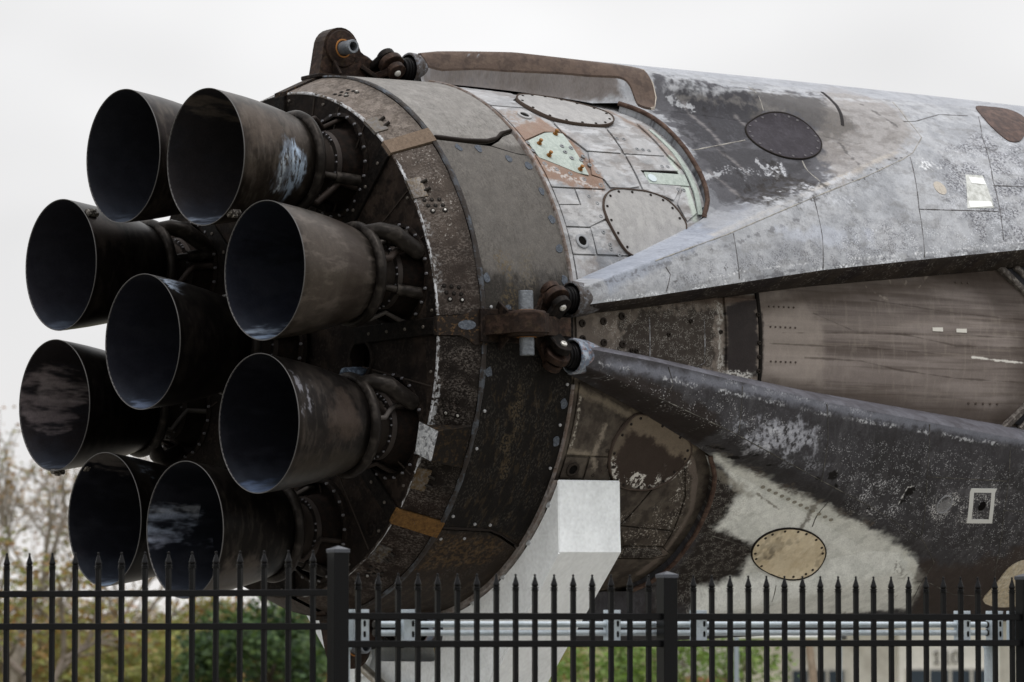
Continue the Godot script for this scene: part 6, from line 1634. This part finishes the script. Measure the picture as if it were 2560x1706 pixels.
func build_fences() -> void:
	var gy := -0.6
	var black := StandardMaterial3D.new()
	black.albedo_color = Color("0d0d0f"); black.roughness = 0.33; black.metallic_specular = 0.26
	var corner := Vector3(-0.92, gy, -24.0)
	var rt := Basis(Vector3(0.8746, 0, -0.4848), Vector3.UP, Vector3(0.4848, 0, 0.8746))
	var lf := Basis(Vector3(-0.8660, 0, -0.5), Vector3.UP, Vector3(0.5, 0, -0.8660))
	var a := thing("picket_fence", "black spear-topped steel fence section left of the corner post, its rails set higher", "fence", Vector3.ZERO, "black picket fence sections")
	a.transform = Transform3D(lf, corner)
	var at := []
	for k in 18: at.append(0.157 + 0.1542 * k)
	fence_bits(a, at, 2.026 - gy, [1.800 - gy, 1.621 - gy], 0.045, 3.0, black)
	var b := thing("picket_fence", "black spear-topped steel fence running right from the tall capped corner post", "fence", Vector3.ZERO, "black picket fence sections")
	b.transform = Transform3D(rt, corner)
	at = []
	for k in 16: at.append(0.12 + 0.1193 * k)
	for k in 19: at.append(2.197 + 0.119 * k)
	for k in 6: at.append(4.56 + 0.119 * k)
	fence_bits(b, at, 1.905 - gy, [1.676 - gy, 1.528 - gy], 0.04, 5.3, black)
	fence_post(b, 0.0, 2.046 - gy, 0.088, black)
	fence_post(b, 2.027, 1.924 - gy, 0.088, black)
	fence_post(b, 4.435, 1.928 - gy, 0.088, black)
	# galvanised gate track behind the fence
	var g := thing("gate_track", "pair of galvanised pipes with slotted brackets running just behind the black fence", "gate hardware")
	g.transform = Transform3D(rt, corner)
	var galv := worn("galv_pipe", 141, "c6d0d8", [["adb9c2", .5, 5.0, .44, .64]], 0.4, 0.15, 1.2, 0.0)
	for y in [1.633, 1.587]:
		var p := Mb.new()
		p.tube([Vector3(0.30, y - gy, -0.115), Vector3(2.2, y - gy, -0.115), Vector3(4.24, y - gy, -0.115)], 0.0165, 16)
		obj("pipe", p.mesh(), galv, g)
		for e in [0.285, 4.25]:
			var nut := Mb.new()
			nut.tube([Vector3(e - 0.014, y - gy, -0.115), Vector3(e + 0.014, y - gy, -0.115)], 0.02, 6)
			obj("end_nut", nut.mesh(), mat("3a3835", 0.6, 0.3), g)
	for q in [[0.175, 0.085], [0.466, 0.066], [1.735, 0.066], [2.29, 0.066], [4.06, 0.066], [4.285, 0.07], [4.42, 0.05]]:
		var br := Mb.new()
		br.box(Transform3D(Basis(), Vector3(q[0], 1.612 - gy, -0.07)), Vector3(q[1], 0.20, 0.006), 0.001)
		br.box(Transform3D(Basis(), Vector3(q[0] - q[1] * 0.5, 1.612 - gy, -0.10)), Vector3(0.006, 0.20, 0.066), 0.001)
		br.box(Transform3D(Basis(), Vector3(q[0] + q[1] * 0.5, 1.612 - gy, -0.10)), Vector3(0.006, 0.20, 0.066), 0.001)
		var o := obj("bracket", br.mesh(), galv, g)
		for y in [1.637, 1.580]:
			var s := Mb.new()
			var pts := PackedVector2Array()
			for k in 12:
				var an := TAU * k / 12.0
				pts.append(Vector2(q[0] + 0.018 + 0.0075 * cos(an), y - gy + 0.009 * signf(sin(an)) + 0.0075 * sin(an)))
			s.prism(pts, func(v: Vector2, z: float): return Vector3(v.x, v.y, z), -0.068, -0.0655)
			obj("slot", s.mesh(), mat("141312", 0.8), o)
	var wide := Mb.new()
	wide.box(Transform3D(Basis(), Vector3(0.075, 1.60 - gy, -0.13)), Vector3(0.075, 0.19, 0.006), 0.001)
	obj("end_plate", wide.mesh(), galv, g)
	for q in [[0.125, 0.022], [4.287, 0.034]]:
		var p := Mb.new()
		p.tube([Vector3(q[0], 0, -0.15), Vector3(q[0], 1.0, -0.15), Vector3(q[0], 1.505 - gy, -0.15)], q[1], 16)
		p.tube([Vector3(q[0], 1.50 - gy, -0.15), Vector3(q[0], 1.52 - gy, -0.15)], q[1] + 0.008, 16)
		obj("roller_post", p.mesh(), galv, g)


# ---------------------------------------------------------------- background
func px(x: float, y: float, d: float) -> Vector3:  # a place d metres off for laying out the far background
	return Vector3((x - 1280.0) * d / 11338.6, 1.6 - (y - 1577.2) * d / 11338.6, -d)

func limb(b: Mb, tips: Array, from: Vector3, dir: Vector3, length: float, rad: float, depth: int, spread: float) -> void:
	var path := [from]; var radii := [rad]
	var d := dir.normalized()
	var q := from
	for k in 4:
		d = (d + Vector3(rng.randf_range(-1, 1), rng.randf_range(-0.4, 0.7), rng.randf_range(-1, 1)) * 0.16).normalized()
		q += d * length * 0.25
		path.append(q); radii.append(rad * (1.0 - 0.1 * (k + 1)))
	b.tube(path, radii, 6 if depth > 1 else 8, false)
	tips.append([q, depth])
	if depth == 0:
		return
	var n := 3 if depth > 1 else 3
	for k in n:
		var ang := TAU * (k + rng.randf()) / n
		var side := d.cross(Vector3(0.3, 0.2, 1.0)).normalized().rotated(d, ang)
		var from2: Vector3 = path[rng.randi_range(2, 4)]
		limb(b, tips, from2, (d + side * spread * rng.randf_range(0.7, 1.3)).normalized(), length * rng.randf_range(0.62, 0.82), rad * 0.58, depth - 1, spread)

func tree(called: String, label: String, at: Vector3, h: float, trunk_r: float, leaf_cols: Array, leaves: int, leaf: float, cloud: float, spread := 0.8, depth := 3, bark := "6f665c", low := 0.3) -> void:
	var o := thing(called, label, "tree", at, "trees beyond the stage")
	var b := Mb.new()
	var tips := []
	limb(b, tips, Vector3.ZERO, Vector3(rng.randf_range(-0.1, 0.1), 1, 0), h * low, trunk_r, depth, spread)
	obj("trunk", b.mesh(), worn("bark_" + bark, 151, bark, [["8f877c", .5, 3.0, .5, .62], ["4a433c", .5, 8.0, .5, .62]], 0.9, 0.0, 0.7), o)
	var l := Mb.new()
	var ends := tips.filter(func(t): return t[1] <= 1)
	for k in leaves:
		var e: Array = ends[rng.randi() % ends.size()]
		var off := Vector3(rng.randfn(), rng.randfn() * 0.75, rng.randfn()) * cloud
		var p: Vector3 = e[0] + off
		if p.y < 0.4: continue
		var nx := Vector3(rng.randfn(), rng.randfn(), rng.randfn()).normalized()
		var s := leaf * rng.randf_range(0.6, 1.4)
		var t1 := nx.cross(Vector3(0.1, 1, 0.2)).normalized() * s; var t2 := nx.cross(t1).normalized() * s * 0.6
		var c0 := Color(leaf_cols[rng.randi() % leaf_cols.size()]).srgb_to_linear()
		var v := rng.randf_range(0.7, 1.25)
		var base := l.p.size()
		l.p.append_array([p - t1, p + t2, p + t1, p - t2]); l.n.append_array([nx, nx, nx, nx])
		for i in 4: l.c.append(Color(c0.r * v, c0.g * v, c0.b * v)); l.u.append(Vector2.ZERO)
		l.idx.append_array([base, base + 1, base + 2, base, base + 2, base + 3])
	if not mats.has("leaf"):
		var m := StandardMaterial3D.new()
		m.vertex_color_use_as_albedo = true; m.roughness = 0.75; m.cull_mode = BaseMaterial3D.CULL_DISABLED
		m.backlight_enabled = true; m.backlight = Color(0.8, 0.8, 0.6)
		mats["leaf"] = m
	obj("crown", l.mesh(), mats["leaf"], o)

func background() -> void:
	var g := -1.7
	var autumn := ["86693f", "94784c", "7d7848", "9c8058", "74734a", "86613f"]
	var olive := ["7b8048", "888b54", "6d7444", "94975c", "978a5a"]
	var green := ["33492f", "3f5636", "2c3f29", "4f663e", "566b42"]
	var fresh := ["67823f", "748f49", "5a7438", "83995a"]
	tree("bare_tree", "tall thin autumn tree at the far left, mostly bare grey branches", Vector3(-13.0, g, -118), 11.6, 0.2, autumn, 1500, 0.06, 0.16, 0.55, 5, "8a8279", 0.36)
	tree("bare_tree", "thin autumn tree with orange leaves showing beside the lower left nozzle", Vector3(-11.2, g, -122), 10.6, 0.17, autumn, 1900, 0.06, 0.16, 0.62, 5, "8a8279", 0.36)
	tree("autumn_tree", "brownish tree with a forked trunk behind the left fence pickets", Vector3(-10.9, g, -104), 6.4, 0.2, autumn + olive, 2600, 0.08, 0.22, 0.8, 4, "7a7068", 0.36)
	tree("olive_tree", "yellow-green bushy tree under the bottom left nozzles", Vector3(-9.3, g, -112), 4.6, 0.12, olive, 5200, 0.08, 0.24, 0.9, 4, "7a7068", 0.30)
	tree("autumn_tree", "rust and olive tree between the yellow-green tree and the dark green one", Vector3(-7.6, g, -116), 5.2, 0.14, autumn + olive, 5200, 0.08, 0.24, 0.9, 4, "7a7068", 0.32)
	tree("green_tree", "dark green tree with a short dark trunk left of the corner post", Vector3(-5.3, g, -100), 5.0, 0.16, green, 6500, 0.085, 0.22, 0.9, 4, "3c352f", 0.34)
	tree("olive_tree", "pale olive tree at the left edge behind the fence", Vector3(-14.3, g, -130), 5.4, 0.14, olive + autumn, 3600, 0.085, 0.28, 0.9, 4, "7a7068", 0.30)
	tree("autumn_tree", "low russet tree far behind the dark green one", Vector3(-8.6, g, -150), 5.6, 0.14, autumn, 5200, 0.1, 0.3, 0.9, 4, "7a7068", 0.32)
	tree("fresh_tree", "fresh green tree between the white cradle and the second post", Vector3(1.5, g, -84), 3.5, 0.06, fresh, 3000, 0.055, 0.17, 0.7, 4, "5f554b", 0.42)
	tree("fresh_tree", "fresh green tree just right of the second post, before the pale building", Vector3(3.75, g, -84), 3.5, 0.06, fresh, 2600, 0.055, 0.17, 0.7, 4, "5f554b", 0.42)
	tree("slim_tree", "slim bare-trunked tree in front of the pale building's window", Vector3(6.7, g, -100), 9.0, 0.12, green, 2500, 0.10, 0.5, 0.6, 4, "8a7a6b", 0.55)
	for k in 7:
		var sx := -25.0 + 4.4 * k + rng.randf_range(-1.0, 1.0)
		tree("hazy_tree", ["far pale tree at the left end of the distant row", "far pale tree, second from the left in the distant row", "far pale tree, third from the left in the distant row", "far pale tree, middle of the distant row", "far pale tree, fifth from the left in the distant row", "far pale tree behind the corner post", "far pale tree behind the cradle"][k], Vector3(sx, g, -190 - rng.randf() * 20.0), 4.6 + rng.randf() * 1.2, 0.16, autumn + olive + ["b5a588", "a59a80", "b5a588"], 2600, 0.15, 0.7, 1.0, 3, "8a8279", 0.34)
	# pale office building on the right, its number on the wall
	var d := 140.0
	var o := thing("office_building", "pale beige office building with dark windows and the number 110, behind the fence at right", "building", Vector3(0, 0, 0))
	var wall := worn("stucco", 161, "cac6bf", [["d4d0c9", .5, 0.8, .46, .6], ["a49d94", .4, 3.0, .54, .66]], 0.85, 0.0, 0.12)
	var x0 := px(1700, 0, d).x; var x1 := 26.0
	var wb := Mb.new()
	wb.box(Transform3D(Basis(), Vector3((x0 + x1) / 2, 0.6, -d - 8.0)), Vector3(x1 - x0, 6.2, 16.0))
	obj("wall", wb.mesh(), wall, o)
	var bay := Mb.new()
	var bx0 := px(2242, 0, d).x; var bx1 := px(2492, 0, d).x
	bay.box(Transform3D(Basis(), Vector3((bx0 + bx1) / 2, 0.75, -d - 0.0)), Vector3(bx1 - bx0, 6.2, 0.9))
	obj("wall_bay", bay.mesh(), worn("stucco_light", 162, "d8d5d0", [["dfdcd8", .5, 0.9, .46, .6]], 0.85, 0.0, 0.12), o)
	var fascia := Mb.new()
	fascia.box(Transform3D(Basis(), Vector3((x0 + x1) / 2, 2.75, -d + 0.3)), Vector3(x1 - x0 + 0.6, 0.32, 1.8))
	obj("canopy", fascia.mesh(), worn("canopy", 163, "6b655e", [["837c74", .5, 1.0, .46, .6]], 0.85, 0.0, 0.2), o)
	var pil := Mb.new()
	pil.box(Transform3D(Basis(), Vector3(px(1900, 0, d).x, 0.6, -d + 0.1)), Vector3(1.5, 5.8, 0.4))
	obj("pilaster", pil.mesh(), mat("c4bdb2", 0.85), o)
	var glass := mat("39414a", 0.15)
	for w in [[1976, 2112, 1677, 1713, 3, -d - 0.02], [2262, 2476, 1675, 1740, 4, -d + 0.43]]:
		var fr := Mb.new()
		var a := px(w[0], w[2], d); var e := px(w[1], w[3], d)
		fr.box(Transform3D(Basis(), Vector3((a.x + e.x) / 2, (a.y + e.y) / 2, w[5] + 0.04)), Vector3(e.x - a.x + 0.1, a.y - e.y + 0.1, 0.08))
		var win := obj("window", fr.mesh(), mat("b5b1aa", 0.6), o)
		var n: int = w[4]
		for k in n:
			var pw := (e.x - a.x) / n
			var pb := Mb.new()
			pb.box(Transform3D(Basis(), Vector3(a.x + pw * (k + 0.5), (a.y + e.y) / 2, w[5] + 0.075)), Vector3(pw - 0.09, a.y - e.y, 0.03))
			obj("pane", pb.mesh(), glass, win)
	var fx := SystemFont.new(); fx.font_names = PackedStringArray(["Droid Serif"])
	var tx := TextMesh.new()
	tx.text = "110"; tx.font = fx; tx.font_size = 32; tx.pixel_size = 0.0165; tx.depth = 0.04
	var num := obj("house_number", tx, mat("57524d", 0.6), o)
	num.position = px(2360, 1645, d) + Vector3(0, 0, 0.5)
	var brick := Mb.new()
	brick.box(Transform3D(Basis(), Vector3(px(1765, 0, 132).x, -0.7, -132)), Vector3(1.5, 1.9, 0.5))
	tag(obj("brick_wall", brick.mesh(), worn("brick", 164, "9a6a52", [["7f523e", .5, 4.0, .48, .6], ["b08a74", .4, 9.0, .52, .64]], 0.9, 0.0, 0.6)), "low reddish wall beside the pale building", "wall")
	# white pipe frame standing in front of the building
	var f := thing("pipe_frame", "white pipe frame with two blue-grey legs in front of the pale building", "pipe frame", px(1840, 1577, 62.0) * Vector3(1, 0, 1) + Vector3(0, -1.0, 0))
	var span := px(2093, 0, 62.0).x - px(1840, 0, 62.0).x
	var top := px(0, 1592, 62.0).y + 1.0
	var bar := Mb.new()
	bar.tube([Vector3(-0.05, top, 0), Vector3(span * 0.5, top, 0), Vector3(span + 0.02, top, 0)], 0.042, 12)
	obj("crossbar", bar.mesh(), mat("dfe1e2", 0.5), f)
	var ends := Mb.new()
	ends.tube([Vector3(span - 0.02, top, 0), Vector3(span + 0.12, top + 0.005, 0)], 0.05, 12)
	obj("end_cap", ends.mesh(), mat("55565a", 0.6), f)
	for q in [0.0, span + 0.02]:
		var l := Mb.new()
		l.tube([Vector3(q, 0, 0.02), Vector3(q, top * 0.5, 0.02), Vector3(q, top, 0.02)], 0.034, 10)
		obj("leg", l.mesh(), mat("8f98a2", 0.5), f)
	# small pale things standing far off on the left
	for q in [[321, 1690, "grey bollard left of the stone blocks, far behind the left fence"], [515, 1692, "grey bollard further right, nearer the dark green tree"]]:
		var bl := thing("bollard", q[2], "bollard", px(q[0], 1577, 125.0) * Vector3(1, 0, 1) + Vector3(0, g, 0), "bollards")
		var bb := Mb.new()
		var hh := px(0, q[1], 125.0).y - g
		bb.lathe(Transform3D(Basis(Vector3(0, 1, 0), Vector3(0, 0, 1), Vector3(1, 0, 0)), Vector3.ZERO), [Vector2(0, 0.07), Vector2(hh - 0.05, 0.07), Vector2(hh - 0.02, 0.055), Vector2(hh, 0.0)], -180, 180, 16, 0.5)
		obj("shaft", bb.mesh(), mat("a3a8ae", 0.6), bl)
	for q in [[217, 1693, 40], [392, 1694, 42]]:
		var bl := Mb.new()
		var w: float = q[2] * 128.0 / 11338.6
		bl.box(Transform3D(Basis(), Vector3(0, 0.68, 0)), Vector3(w, 1.36, 0.4), 0.03)
		bl.box(Transform3D(Basis(), Vector3(0, 1.4, 0)), Vector3(w + 0.1, 0.1, 0.5), 0.02)
		var ob := obj("stone_block", bl.mesh(), worn("stone", 165, "b5a896", [["c5bba9", .5, 3.0, .46, .6]], 0.9, 0.0, 0.6))
		ob.position = px(q[0], 1577, 128.0) * Vector3(1, 0, 1) + Vector3(0, g, 0)
		tag(ob, "pale stone block between the trees, left of the bollard at the fence corner" if q[0] < 300 else "pale stone block between the two grey bollards", "stone block", "stone blocks")
	var mo := thing("stone_monument", "pale stepped stone monument under the dark green tree", "monument", px(745, 1577, 110.0) * Vector3(1, 0, 1) + Vector3(0, g, 0))
	var mb := Mb.new()
	mb.box(Transform3D(Basis(), Vector3(0, 0.9, 0)), Vector3(0.55, 1.8, 0.4), 0.03)
	obj("base", mb.mesh(), mats["stone"], mo)
	var mc := Mb.new()
	mc.box(Transform3D(Basis(), Vector3(0, 2.08, 0)), Vector3(0.2, 0.56, 0.2), 0.02)
	obj("shaft", mc.mesh(), mats["stone"], mo)
